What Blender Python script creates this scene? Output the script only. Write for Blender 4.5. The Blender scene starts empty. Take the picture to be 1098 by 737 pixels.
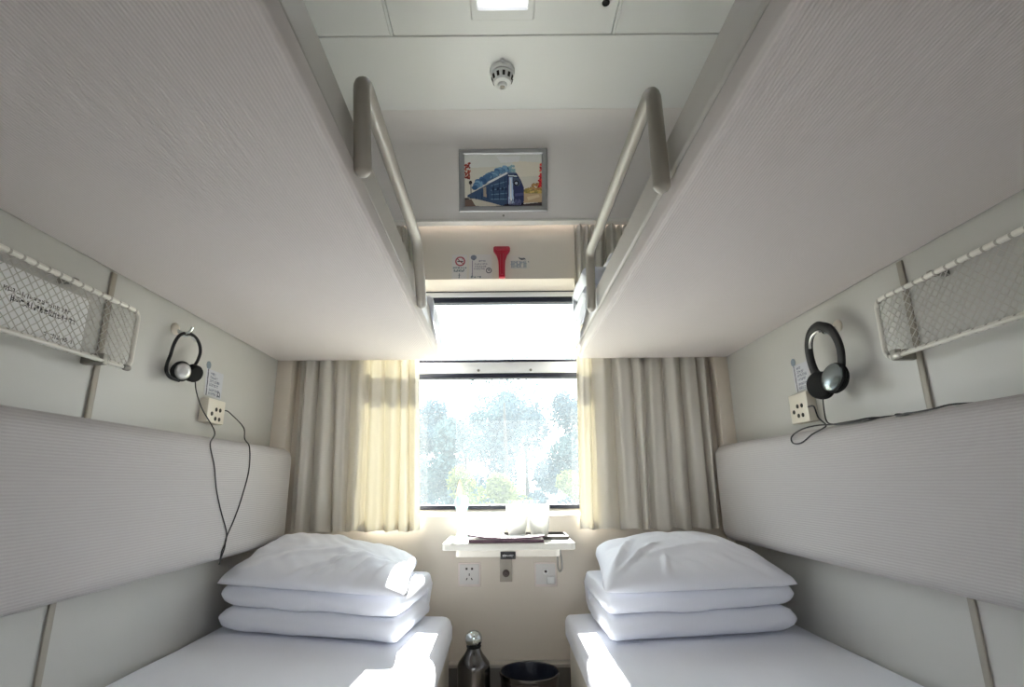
import bpy, bmesh, math, random
import numpy as np
from mathutils import Vector, Matrix, noise

random.seed(7)
S = bpy.context.scene
COL = S.collection
R = math.radians

# ------------------------------------------------------------------ materials
def mat(name, color, rough=0.5, metal=0.0, bump=None, spec=0.5, var=0.0, var_scale=6.0, coat=0.0):
    """Principled material; bump = list of (kind, scale, strength[, axis])"""
    m = bpy.data.materials.new(name); m.use_nodes = True
    nt = m.node_tree; b = nt.nodes['Principled BSDF']
    b.inputs['Base Color'].default_value = (*color, 1)
    b.inputs['Roughness'].default_value = rough
    b.inputs['Metallic'].default_value = metal
    b.inputs['Specular IOR Level'].default_value = spec
    b.inputs['Coat Weight'].default_value = coat
    tc = nt.nodes.new('ShaderNodeTexCoord')
    if var > 0:
        n = nt.nodes.new('ShaderNodeTexNoise'); n.inputs['Scale'].default_value = var_scale
        n.inputs['Detail'].default_value = 4
        nt.links.new(tc.outputs['Object'], n.inputs['Vector'])
        mr = nt.nodes.new('ShaderNodeMapRange')
        mr.inputs['To Min'].default_value = 1 - var; mr.inputs['To Max'].default_value = 1 + var
        nt.links.new(n.outputs['Fac'], mr.inputs['Value'])
        mx = nt.nodes.new('ShaderNodeVectorMath'); mx.operation = 'SCALE'
        mx.inputs[0].default_value = color
        nt.links.new(mr.outputs[0], mx.inputs['Scale'])
        nt.links.new(mx.outputs[0], b.inputs['Base Color'])
    prev = None
    for item in (bump or []):
        kind, scale, strength = item[:3]
        axis = item[3] if len(item) > 3 else 'Z'
        bp = nt.nodes.new('ShaderNodeBump'); bp.inputs['Strength'].default_value = strength
        bp.inputs['Distance'].default_value = item[4] if len(item) > 4 else 0.002
        if kind == 'noise':
            t = nt.nodes.new('ShaderNodeTexNoise'); t.inputs['Scale'].default_value = scale
            t.inputs['Detail'].default_value = 3
            nt.links.new(tc.outputs['Object'], t.inputs['Vector']); out = t.outputs['Fac']
        else:
            t = nt.nodes.new('ShaderNodeTexWave'); t.wave_type = 'BANDS'; t.bands_direction = axis
            t.inputs['Scale'].default_value = scale; t.inputs['Distortion'].default_value = 0.35
            t.inputs['Detail'].default_value = 1.0; t.inputs['Detail Scale'].default_value = 2.0
            nt.links.new(tc.outputs['Object'], t.inputs['Vector']); out = t.outputs['Fac']
        nt.links.new(out, bp.inputs['Height'])
        if prev: nt.links.new(prev.outputs['Normal'], bp.inputs['Normal'])
        prev = bp
    if prev: nt.links.new(prev.outputs['Normal'], b.inputs['Normal'])
    return m

def ribbed(name, color, axis, scale, strength, dark=0.86, grain=0.35):
    """woven rib upholstery: fine ridges plus a thread grain"""
    m = mat(name, color, 0.85, bump=[('wave', scale, strength, axis, 0.0022), ('noise', 420, grain, 'Z', 0.001)], spec=0.2)
    nt = m.node_tree; b = nt.nodes['Principled BSDF']
    w = [n for n in nt.nodes if n.type == 'TEX_WAVE'][0]
    rp = nt.nodes.new('ShaderNodeMix'); rp.data_type = 'RGBA'
    rp.inputs[6].default_value = (*[c * dark for c in color], 1); rp.inputs[7].default_value = (*color, 1)
    nt.links.new(w.outputs['Fac'], rp.inputs[0]); nt.links.new(rp.outputs[2], b.inputs['Base Color'])
    return m

def cloth_mat(name, color, transl=0.45, through=(.27, .25, .175)):
    m = bpy.data.materials.new(name); m.use_nodes = True
    nt = m.node_tree; nt.nodes.clear()
    o = nt.nodes.new('ShaderNodeOutputMaterial'); mx = nt.nodes.new('ShaderNodeMixShader')
    d = nt.nodes.new('ShaderNodeBsdfDiffuse'); t = nt.nodes.new('ShaderNodeBsdfTranslucent')
    d.inputs[0].default_value = (*color, 1)
    t.inputs[0].default_value = (*[c * k for c, k in zip(color, through)], 1)
    mx.inputs[0].default_value = transl
    tc = nt.nodes.new('ShaderNodeTexCoord'); n = nt.nodes.new('ShaderNodeTexNoise')
    n.inputs['Scale'].default_value = 300; bp = nt.nodes.new('ShaderNodeBump')
    bp.inputs['Strength'].default_value = .25; bp.inputs['Distance'].default_value = .001
    nt.links.new(tc.outputs['Object'], n.inputs['Vector']); nt.links.new(n.outputs['Fac'], bp.inputs['Height'])
    nt.links.new(bp.outputs[0], d.inputs['Normal'])
    nt.links.new(d.outputs[0], mx.inputs[1]); nt.links.new(t.outputs[0], mx.inputs[2])
    nt.links.new(mx.outputs[0], o.inputs[0])
    return m

def vcol_mat(name, rough=0.4, spec=0.4):
    m = bpy.data.materials.new(name); m.use_nodes = True
    nt = m.node_tree; b = nt.nodes['Principled BSDF']
    a = nt.nodes.new('ShaderNodeVertexColor'); a.layer_name = 'print'
    nt.links.new(a.outputs['Color'], b.inputs['Base Color'])
    b.inputs['Roughness'].default_value = rough; b.inputs['Specular IOR Level'].default_value = spec
    return m

def emit_mat(name, color, strength):
    m = bpy.data.materials.new(name); m.use_nodes = True
    b = m.node_tree.nodes['Principled BSDF']
    b.inputs['Base Color'].default_value = (.8, .8, .8, 1)
    b.inputs['Emission Color'].default_value = (*color, 1)
    b.inputs['Emission Strength'].default_value = strength
    return m

def veiled_glass(name, veil, tint=(.97, 1, 1), gloss=.04):
    m = bpy.data.materials.new(name); m.use_nodes = True
    nt = m.node_tree; nt.nodes.clear()
    o = nt.nodes.new('ShaderNodeOutputMaterial')
    tr = nt.nodes.new('ShaderNodeBsdfTransparent'); tr.inputs[0].default_value = (*tint, 1)
    ts = nt.nodes.new('ShaderNodeBsdfTranslucent'); ts.inputs[0].default_value = (.82, .93, 1.0, 1)
    gl = nt.nodes.new('ShaderNodeBsdfGlossy'); gl.inputs['Roughness'].default_value = .02
    m1 = nt.nodes.new('ShaderNodeMixShader'); m2 = nt.nodes.new('ShaderNodeMixShader')
    m1.inputs[0].default_value = veil; m2.inputs[0].default_value = gloss
    tc = nt.nodes.new('ShaderNodeTexCoord'); n = nt.nodes.new('ShaderNodeTexNoise'); n.inputs['Scale'].default_value = 5
    mr = nt.nodes.new('ShaderNodeMapRange'); mr.inputs['To Min'].default_value = veil * .75; mr.inputs['To Max'].default_value = veil * 1.25
    nt.links.new(tc.outputs['Object'], n.inputs['Vector']); nt.links.new(n.outputs['Fac'], mr.inputs['Value'])
    nt.links.new(mr.outputs[0], m1.inputs[0])
    nt.links.new(tr.outputs[0], m1.inputs[1]); nt.links.new(ts.outputs[0], m1.inputs[2])
    nt.links.new(m1.outputs[0], m2.inputs[1]); nt.links.new(gl.outputs[0], m2.inputs[2])
    nt.links.new(m2.outputs[0], o.inputs[0])
    return m

def leaf_mat(name, c, transl=.4):
    m = bpy.data.materials.new(name); m.use_nodes = True
    nt = m.node_tree; nt.nodes.clear()
    o = nt.nodes.new('ShaderNodeOutputMaterial'); mx = nt.nodes.new('ShaderNodeMixShader'); mx.inputs[0].default_value = transl
    d = nt.nodes.new('ShaderNodeBsdfDiffuse'); t = nt.nodes.new('ShaderNodeBsdfTranslucent')
    tc = nt.nodes.new('ShaderNodeTexCoord'); n = nt.nodes.new('ShaderNodeTexNoise'); n.inputs['Scale'].default_value = 2.2
    rp = nt.nodes.new('ShaderNodeMix'); rp.data_type = 'RGBA'
    rp.inputs[6].default_value = (*[k * .6 for k in c], 1); rp.inputs[7].default_value = (*[min(1, k * 1.35) for k in c], 1)
    nt.links.new(tc.outputs['Object'], n.inputs['Vector']); nt.links.new(n.outputs['Fac'], rp.inputs[0])
    nt.links.new(rp.outputs[2], d.inputs[0]); nt.links.new(rp.outputs[2], t.inputs[0])
    nt.links.new(d.outputs[0], mx.inputs[1]); nt.links.new(t.outputs[0], mx.inputs[2]); nt.links.new(mx.outputs[0], o.inputs[0])
    return m

M = {}
M['wall'] = mat('cream_wall_laminate', (.53, .525, .50), .38, bump=[('noise', 60, .04)], var=.02)
M['end'] = mat('beige_end_panel', (.65, .59, .51), .42, var=.02)
M['cream'] = mat('cream_painted_panel', (.74, .70, .62), .4)
M['rim'] = mat('berth_side_board', (.60, .57, .53), .4)
M['ceil'] = mat('white_ceiling_panel', (.88, .88, .87), .4, var=.01)
M['seam'] = mat('dark_ceiling_gap', (.10, .10, .10), .8)
M['fascia'] = mat('cove_panel', (.86, .82, .80), .4)
M['lit_trim'] = mat('lit_lip', (.92, .90, .86), .3)
M['floor'] = mat('brown_grey_floor', (.16, .14, .125), .5, var=.15, var_scale=20)
M['heater'] = mat('heater_cover_metal', (.16, .145, .13), .45, var=.05)
M['heater_top'] = mat('heater_cover_edge', (.42, .39, .35), .4)
M['strip'] = mat('grey_joint_strip', (.36, .33, .28), .45, metal=.15)
M['under'] = ribbed('ribbed_berth_underside', (.73, .675, .65), 'X', 54, .3, dark=.92, grain=.2)
M['rib_back'] = ribbed('ribbed_back_cushion', (.485, .465, .462), 'Z', 50, .25, dark=.92, grain=.2)
M['sheet'] = mat('white_cotton_sheet', (.84, .855, .915), .8, bump=[('noise', 7, .35, 'Z', .012), ('noise', 350, .15, 'Z', .001)], spec=.2)
M['pillowcase'] = mat('white_pillowcase', (.84, .855, .915), .8, bump=[('noise', 9, .3, 'Z', .01), ('noise', 350, .15, 'Z', .001)], spec=.2)
M['rail'] = mat('cream_coated_rail', (.48, .445, .385), .3, coat=.3)
M['curtain'] = cloth_mat('beige_curtain_fabric', (.80, .765, .70), .20)
M['black'] = mat('black_plastic', (.006, .006, .007), .45, spec=.3)
M['foam'] = mat('black_foam', (.01, .01, .01), .95)
M['cable'] = mat('black_cable', (.02, .02, .022), .5)
M['silver'] = mat('silver_plastic', (.62, .62, .62), .3, metal=.7)
M['chrome'] = mat('chrome', (.62, .68, .68), .12, metal=1)
M['earchrome'] = mat('dark_chrome', (.26, .30, .31), .25, metal=1)
M['steel'] = mat('brushed_steel', (.62, .6, .57), .28, metal=1)
M['flask'] = mat('polished_flask_steel', (.14, .135, .135), .2, metal=1)
M['bin'] = mat('dark_bin_steel', (.14, .12, .115), .25, metal=.8)
M['liner'] = mat('navy_bin_liner', (.012, .016, .03), .35, bump=[('noise', 25, .6, 'Z', .01)])
M['net'] = mat('cream_net_cord', (.56, .545, .50), .5)
M['rack'] = mat('cream_rack_tube', (.66, .64, .57), .3)
def wrapped_tube():
    m = mat('corded_rack_tube', (.72, .70, .64), .35); nt = m.node_tree; b = nt.nodes['Principled BSDF']
    tc = nt.nodes.new('ShaderNodeTexCoord'); w = nt.nodes.new('ShaderNodeTexWave'); w.bands_direction = 'Y'
    w.inputs['Scale'].default_value = 10.5; w.inputs['Distortion'].default_value = 0
    r = nt.nodes.new('ShaderNodeValToRGB'); r.color_ramp.elements[0].position = .04; r.color_ramp.elements[1].position = .16
    r.color_ramp.elements[0].color = (.36, .34, .30, 1); r.color_ramp.elements[1].color = (.72, .70, .64, 1)
    nt.links.new(tc.outputs['Object'], w.inputs['Vector']); nt.links.new(w.outputs['Fac'], r.inputs[0]); nt.links.new(r.outputs[0], b.inputs['Base Color'])
    return m
M['rackwrap'] = wrapped_tube()
M['rackmetal'] = mat('rack_bracket_metal', (.30, .29, .26), .4, metal=.5)
M['panel'] = mat('cream_socket_plastic', (.72, .67, .57), .35)
M['hole'] = mat('dark_socket_hole', (.03, .025, .02), .7)
M['ceramic'] = cloth_mat('white_ceramic', (.90, .90, .89), .30, (.8, .8, .78))
M['socket'] = mat('white_socket_plate', (.66, .64, .62), .3)
M['socket_rim'] = mat('pale_socket_frame', (.74, .66, .62), .3)
M['red'] = mat('red_plastic', (.42, .010, .035), .35)
M['paperwhite'] = mat('newsprint_page', (.82, .80, .80), .8)
M['paperedge'] = mat('printed_purple_edge', (.16, .09, .12), .7, var=.5, var_scale=90)
M['tray'] = mat('dark_tray', (.03, .025, .022), .4)
M['print'] = vcol_mat('printed_surface', .45)
M['gloss_print'] = vcol_mat('glossy_picture', .25)
M['gasket'] = mat('dark_window_gasket', (.012, .015, .03), .5)
M['alu'] = mat('white_window_bar', (.92, .92, .92), .35)
M['glass'] = veiled_glass('veiled_window_glass', .025, gloss=.018)  # translucent share paints in the pale haze of the overexposed view
M['vase'] = veiled_glass('pale_green_glass', .35, tint=(.80, .98, .90), gloss=.12)
M['leafbeige'] = cloth_mat('beige_dry_leaf', (.90, .80, .72), .5, (.6, .58, .56))
M['lens'] = emit_mat('lamp_diffuser', (.9, .93, 1), 1.9)
M['lampframe'] = mat('lamp_frame_white', (.86, .86, .85), .35)
M['plate'] = mat('black_name_plate', (.008, .008, .008), .3)
M['letter'] = mat('white_lettering', (.75, .75, .75), .5)
M['ground'] = mat('dry_trackside_ground', (.34, .33, .26), .95, var=.3, var_scale=1.5)
M['bark'] = mat('grey_bark', (.06, .055, .05), .9)

# ------------------------------------------------------------------ mesh helpers
def BM(): return bmesh.new()

def box(bm, x0, x1, y0, y1, z0, z1, bev=0, seg=2):
    r = bmesh.ops.create_cube(bm, size=1)
    vs = r['verts']
    for v in vs:
        v.co = Vector((x0 + (v.co.x + .5) * (x1 - x0), y0 + (v.co.y + .5) * (y1 - y0), z0 + (v.co.z + .5) * (z1 - z0)))
    if bev:
        es = list({e for v in vs for e in v.link_edges})
        bmesh.ops.bevel(bm, geom=es, offset=bev, segments=seg, profile=.5, affect='EDGES')
    return bm

def frames(pts, closed):
    n = len(pts); T = []
    for i in range(n):
        if closed: a, b = pts[i - 1], pts[(i + 1) % n]
        else: a, b = pts[max(0, i - 1)], pts[min(n - 1, i + 1)]
        T.append((b - a).normalized())
    up = Vector((0, 0, 1)) if abs(T[0].z) < .9 else Vector((1, 0, 0))
    N = (up - T[0] * up.dot(T[0])).normalized(); out = []
    for i in range(n):
        N = (N - T[i] * N.dot(T[i])).normalized()
        out.append((T[i], N, T[i].cross(N)))
    return out

def smooth_path(pts, k=6, closed=False):
    p = [Vector(q) for q in pts]; n = len(p); out = []
    rng = range(n) if closed else range(n - 1)
    for i in rng:
        a = p[(i - 1) % n] if closed or i > 0 else p[0]
        b, c = p[i], p[(i + 1) % n]
        d = p[(i + 2) % n] if closed or i + 2 < n else p[n - 1]
        for j in range(k):
            t = j / k
            out.append(.5 * ((2 * b) + (c - a) * t + (2 * a - 5 * b + 4 * c - d) * t * t + (3 * b - a - 3 * c + d) * t ** 3))
    if not closed: out.append(p[-1])
    return out

def tube(bm, pts, r, seg=10, closed=False, flat=1.0):
    """sweep a (possibly flattened) circle; r number or list"""
    pts = [Vector(p) for p in pts]; fr = frames(pts, closed); rings = []
    for i, (p, (t, n, b)) in enumerate(zip(pts, fr)):
        rr = r[i] if isinstance(r, (list, tuple)) else r
        rings.append([bm.verts.new(p + n * (math.cos(a) * rr) + b * (math.sin(a) * rr * flat))
                      for a in [2 * math.pi * k / seg for k in range(seg)]])
    m = len(rings)
    for i in range(m if closed else m - 1):
        A, B = rings[i], rings[(i + 1) % m]
        for k in range(seg):
            bm.faces.new((A[k], A[(k + 1) % seg], B[(k + 1) % seg], B[k]))
    if not closed:
        bm.faces.new(list(reversed(rings[0]))); bm.faces.new(rings[-1])
    return bm

def lathe(bm, prof, seg=32, mtx=None):
    """profile of (r, z), closed on the axis where r = 0"""
    rings = []
    for r, z in prof:
        if r < 1e-6: rings.append([bm.verts.new((0, 0, z))])
        else: rings.append([bm.verts.new((r * math.cos(2 * math.pi * k / seg), r * math.sin(2 * math.pi * k / seg), z)) for k in range(seg)])
    for A, B in zip(rings[:-1], rings[1:]):
        for k in range(seg):
            k2 = (k + 1) % seg
            if len(A) == 1 and len(B) == 1: break
            if len(A) == 1: bm.faces.new((A[0], B[k2], B[k]))
            elif len(B) == 1: bm.faces.new((A[k], A[k2], B[0]))
            else: bm.faces.new((A[k], A[k2], B[k2], B[k]))
    if mtx is not None:
        bmesh.ops.transform(bm, matrix=mtx, verts=[v for rg in rings for v in rg])
    return bm

def grid(bm, nu, nv, f):
    V = [[bm.verts.new(f(i / nu, j / nv)) for j in range(nv + 1)] for i in range(nu + 1)]
    for i in range(nu):
        for j in range(nv):
            bm.faces.new((V[i][j], V[i + 1][j], V[i + 1][j + 1], V[i][j + 1]))
    return V

def prism(bm, outline, y0, y1, axes='xz'):
    """extrude a 2D outline; axes 'xz' extrudes along y, 'yz' along x, 'xy' along z"""
    def mk(a, b, d):
        return {'xz': (a, d, b), 'yz': (d, a, b), 'xy': (a, b, d)}[axes]
    A = [bm.verts.new(mk(a, b, y0)) for a, b in outline]; B = [bm.verts.new(mk(a, b, y1)) for a, b in outline]
    n = len(outline)
    for i in range(n): bm.faces.new((A[i], A[(i + 1) % n], B[(i + 1) % n], B[i]))
    bm.faces.new(list(reversed(A))); bm.faces.new(B)
    return bm

def obj(name, bm, m, parent=None, smooth=True, bevel=0, subsurf=0, angle=35):
    bmesh.ops.recalc_face_normals(bm, faces=bm.faces)
    me = bpy.data.meshes.new(name); bm.to_mesh(me); bm.free()
    for mm in (m if isinstance(m, (list, tuple)) else [m]): me.materials.append(mm)
    o = bpy.data.objects.new(name, me); COL.objects.link(o)
    if parent is not None:
        w = Vector((0, 0, 0)); p = parent
        while p is not None: w += p.location; p = p.parent
        me.transform(Matrix.Translation(-w)); o.parent = parent
    if smooth:
        for p in me.polygons: p.use_smooth = True
        try: me.set_sharp_from_angle(angle=R(angle))
        except Exception: pass
    if bevel:
        b = o.modifiers.new('bevel', 'BEVEL'); b.width = bevel; b.segments = 2; b.limit_method = 'ANGLE'
    if subsurf:
        s = o.modifiers.new('sub', 'SUBSURF'); s.levels = subsurf; s.render_levels = subsurf
    return o

def tag(o, label, cat, group=None):
    o['label'] = label; o['category'] = cat
    if group: o['group'] = group
    return o

def thing(name, label, cat, loc, group=None):
    o = bpy.data.objects.new(name, None); o.empty_display_size = .05
    COL.objects.link(o); o.location = loc
    return tag(o, label, cat, group)

def struct(name, bm, m, parent=None, **k):
    o = obj(name, bm, m, parent, **k)
    o['kind'] = 'structure'
    return o

# painted flat surfaces: a fine grid whose cells carry a printed colour
class Canvas:
    def __init__(s, w, h, bg):
        s.w, s.h = w, h
        s.a = np.zeros((h, w, 3)); s.a[:] = bg
        s.X, s.Y = np.meshgrid((np.arange(w) + .5) / w, (np.arange(h) + .5) / h)   # y downwards
    def poly(s, pts, c, alpha=1.0):
        x, y = s.X, s.Y; inside = np.zeros_like(x, bool); n = len(pts)
        for i in range(n):
            x1, y1 = pts[i]; x2, y2 = pts[(i + 1) % n]
            if y1 == y2: continue
            cond = ((y1 > y) != (y2 > y)) & (x < (x2 - x1) * (y - y1) / (y2 - y1) + x1)
            inside ^= cond
        s.a[inside] = s.a[inside] * (1 - alpha) + np.array(c) * alpha
    def ell(s, cx, cy, rx, ry, c, inner=0, alpha=1.0):
        d = ((s.X - cx) / rx) ** 2 + ((s.Y - cy) / ry) ** 2
        k = (d <= 1) & (d >= inner * inner)
        s.a[k] = s.a[k] * (1 - alpha) + np.array(c) * alpha
    def rect(s, x0, y0, x1, y1, c): s.poly([(x0, y0), (x1, y0), (x1, y1), (x0, y1)], c)
    def line(s, x0, y0, x1, y1, wd, c):
        asp = s.w / s.h
        dx, dy = (x1 - x0) * asp, (y1 - y0); L = math.hypot(dx, dy) or 1
        px, py = (s.X - x0) * asp, s.Y - y0
        t = np.clip((px * dx + py * dy) / (L * L), 0, 1)
        k = (px - t * dx) ** 2 + (py - t * dy) ** 2 <= (wd / 2) ** 2
        s.a[k] = c
    def scribble(s, x0, y0, x1, y1, n, c, rnd):
        """a row of small character-like stroke clusters"""
        for i in range(n):
            a = x0 + (x1 - x0) * i / n; w = (x1 - x0) / n * .78; h = y1 - y0
            for q in range(4):
                if rnd.random() < .5: yy = y0 + h * rnd.random(); s.line(a, yy, a + w, yy, h * .16, c)
                else: xx = a + w * rnd.random(); s.line(xx, y0, xx + w * .2 * (rnd.random() - .5), y1, h * .16, c)

def lin(c): return tuple(((k / 255 + .055) / 1.055) ** 2.4 if k > 10 else k / 255 / 12.92 for k in c)

def printed(name, cv, origin, du, dv, parent, m=None):
    """grid sheet: origin = top-left corner, du along the width, dv down the height"""
    bm = BM(); o, du, dv = Vector(origin), Vector(du), Vector(dv)
    grid(bm, cv.w, cv.h, lambda u, v: o + du * u + dv * v)
    me = bpy.data.meshes.new(name); bm.to_mesh(me); bm.free()
    at = me.color_attributes.new('print', 'FLOAT_COLOR', 'CORNER')
    cols = np.transpose(cv.a, (1, 0, 2)).reshape(-1, 3)
    arr = np.ones((len(cols), 4, 4)); arr[:, :, :3] = cols[:, None, :]
    at.data.foreach_set('color', arr.reshape(-1).astype(np.float32))
    me.materials.append(m or M['print'])
    ob = bpy.data.objects.new(name, me); COL.objects.link(ob)
    if parent is not None: ob.parent = parent
    return ob

# ------------------------------------------------------------------ main measures (metres; camera stands at X = Y = 0)
XL, XR = -.970, .982          # side walls
YB = .20                      # corridor end of the berths
YC = 2.257                    # front of corner posts
YN = 2.33                     # end wall
ZC = 2.55                     # ceiling
ZU = 1.468                    # underside of upper berths
RL, RRt = -.270, .332         # aisle faces of the upper berths
WX0, WX1 = -.60, .405          # window opening

# ------------------------------------------------------------------ setting
struct('floor', box(BM(), XL - .06, XR + .06, -1.6, 2.46, -.05, 0), M['floor'])
struct('wall_left', box(BM(), XL - .06, XL, -1.0, 2.46, 0, ZC + .05), M['wall'])
struct('wall_right', box(BM(), XR, XR + .06, -1.0, 2.46, 0, ZC + .05), M['wall'])

# end wall with a chamfered window opening
def end_wall():
    bm = BM(); yo = 2.44
    xs = [XL, WX0, WX1, XR]; zs = [0, .82, 1.872, ZC]
    F = {(i, j): bm.verts.new((xs[i], YN, zs[j])) for i in range(4) for j in range(4)}
    for i in range(3):
        for j in range(3):
            if (i, j) == (1, 1): continue
            bm.faces.new((F[i, j], F[i + 1, j], F[i + 1, j + 1], F[i, j + 1]))
    inner = {(1, 1): (WX0, 2.395, .843), (2, 1): (WX1, 2.395, .843), (1, 2): (WX0, 2.395, 1.834), (2, 2): (WX1, 2.395, 1.834)}
    I = {k: bm.verts.new(v) for k, v in inner.items()}
    O = {k: bm.verts.new((v[0], yo, v[2])) for k, v in inner.items()}
    ring = [(1, 1), (2, 1), (2, 2), (1, 2)]
    for a, b in zip(ring, ring[1:] + ring[:1]):
        bm.faces.new((F[a], F[b], I[b], I[a])); bm.faces.new((I[a], I[b], O[b], O[a]))
    # outer skin
    X = {(i, j): (O[(i, j)] if (i, j) in O else bm.verts.new((xs[i], yo, [0, .843, 1.834, ZC][j]))) for i in range(4) for j in range(4)}
    for i in range(3):
        for j in range(3):
            if (i, j) == (1, 1): continue
            bm.faces.new((X[i, j], X[i, j + 1], X[i + 1, j + 1], X[i + 1, j]))
    edge = [(i, 0) for i in range(4)] + [(3, j) for j in range(1, 4)] + [(i, 3) for i in (2, 1, 0)] + [(0, j) for j in (2, 1)]
    for a, b in zip(edge, edge[1:] + edge[:1]): bm.faces.new((F[a], X[a], X[b], F[b]))
    return bm
struct('wall_end', end_wall(), M['end'], smooth=False)
# corridor side: open to the corridor; unseen far wall, its window sized to set the fill light
def corridor_wall():
    bm = BM(); x0, x1, z0, z1 = CW
    bx_, by_ = (XL - .06, x0, x1, XR + .06), (0, z0, z1, ZC + .012)
    A = {(i, j, k): bm.verts.new((bx_[i], y, by_[j])) for i in range(4) for j in range(4) for k, y in enumerate((-1.06, -1.0))}
    for i in range(3):
        for j in range(3):
            if (i, j) == (1, 1): continue
            for k in (0, 1): bm.faces.new([A[q] for q in ((i, j, k), (i + 1, j, k), (i + 1, j + 1, k), (i, j + 1, k))])
    def band(ring):
        for a, b in zip(ring, ring[1:] + ring[:1]): bm.faces.new((A[(*a, 0)], A[(*b, 0)], A[(*b, 1)], A[(*a, 1)]))
    band([(1, 1), (2, 1), (2, 2), (1, 2)])
    band([(i, 0) for i in range(4)] + [(3, j) for j in (1, 2, 3)] + [(i, 3) for i in (2, 1, 0)] + [(0, 2), (0, 1)])
    return bm
CW = (-.50, .50, 1.00, 1.62)
struct('wall_corridor', corridor_wall(), M['wall'], smooth=False)
struct('trim_1', box(BM(), XL, -.903, YC, YN - .002, 0, 2.13, .004), M['end'])
struct('trim_2', box(BM(), .924, XR, YC, YN - .002, 0, 2.13, .004), M['end'])

# ceiling: panels over a dark gap
def ceiling():
    bm = BM()
    for x0, x1, y0, y1 in ((XL, -.3985, YB, 1.614), (-.385, .4165, YB, 1.614), (.430, XR, YB, 1.614), (XL, XR, 1.620, 2.02)):
        box(bm, x0, x1, y0, y1, ZC, ZC + .02, .0025)
    box(bm, XL, XR, -1.6, 2.2, ZC + .012, ZC + .05)
    for f in bm.faces:
        if min(v.co.z for v in f.verts) > ZC + .0115: f.material_index = 1
    return bm
struct('ceiling', ceiling(), [M['ceil'], M['seam']], smooth=False)
for k, x in enumerate((-.3918, .4232)):
    struct('trim_%d' % (3 + k), box(BM(), x - .0045, x + .0045, YB, 1.6135, ZC - .0015, ZC + .015), M['ceil'])

# sloped cove panel above the window, with a bottom lip whitened for the window light it catches
def cove():
    bm = BM(); p = []
    c = Vector((2.02, ZC)); d = Vector((2.130, ZC)); e = Vector((2.1571, 2.474))
    for t in range(9):
        t /= 8; q = c * (1 - t) ** 2 + d * (2 * t * (1 - t)) + e * t * t; p.append((q.x, q.y))
    p += [(2.255, 2.138), (2.275, 2.138), (2.185, 2.457), (2.14, ZC + .03), (2.02, ZC + .03)]
    return prism(bm, p, XL, XR, 'yz')
struct('trim_5', cove(), M['fascia'])
struct('trim_6', box(BM(), XL, XR, 2.250, 2.295, 2.126, 2.140, .004), M['lit_trim'])
# joint strips on the side walls
struct('trim_7', box(BM(), XL, XL + .006, 1.238, 1.256, .30, ZU, .002), M['strip'])
struct('trim_8', box(BM(), XR - .006, XR, 1.208, 1.226, .30, ZU, .002), M['strip'])
# heater cover along the foot of the end wall
hb = struct('baseboard_end', box(BM(), -.30, .30, 2.285, YN, 0, .268, .004), M['heater'])
struct('cover_edge', box(BM(), -.30, .30, 2.279, YN, .2685, .282, .003), M['heater_top'], hb)

# window
win = bpy.data.objects.new('window_1', None); COL.objects.link(win); win.location = (-.02, 2.40, .85); win['kind'] = 'structure'
def wpart(n, bm, m, **k): return struct(n, bm, m, win, **k)
wpart('head_rail', box(BM(), WX0, WX1, 2.392, 2.41, 1.806, 1.8295, .002), M['alu'])
wpart('gasket', box(BM(), WX0, WX1, 2.3915, 2.41, 1.830, 1.8345, .001), M['gasket'])
wpart('gasket', box(BM(), WX0, WX1, 2.392, 2.43, 1.778, 1.8055, .003), M['gasket'])
wpart('gasket', box(BM(), WX0, WX1, 2.387, 2.43, 1.4889, 1.501, .002), M['gasket'])
wb = wpart('crossbar', box(BM(), WX0, WX1, 2.388, 2.44, 1.4365, 1.4885, .003), M['alu'])
for x in (-.342, -.103, .135):
    struct('bolt', lathe(BM(), [(0, 0), (.0065, 0), (.006, .003), (0, .004)], 12, Matrix.Translation((x, 2.388, 1.450)) @ Matrix.Rotation(R(90), 4, 'X')), M['rackmetal'], wb)
wpart('gasket', box(BM(), WX0, WX1, 2.388, 2.43, 1.4145, 1.4360, .003), M['gasket'])
wpart('gasket', box(BM(), WX0, WX1, 2.388, 2.43, .8435, .861, .003), M['gasket'])
wpart('pane', box(BM(), WX0, WX1, 2.418, 2.419, 1.499, 1.778), M['glass'])
wpart('pane', box(BM(), WX0, WX1, 2.418, 2.419, .861, 1.4145), M['glass'])

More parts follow.
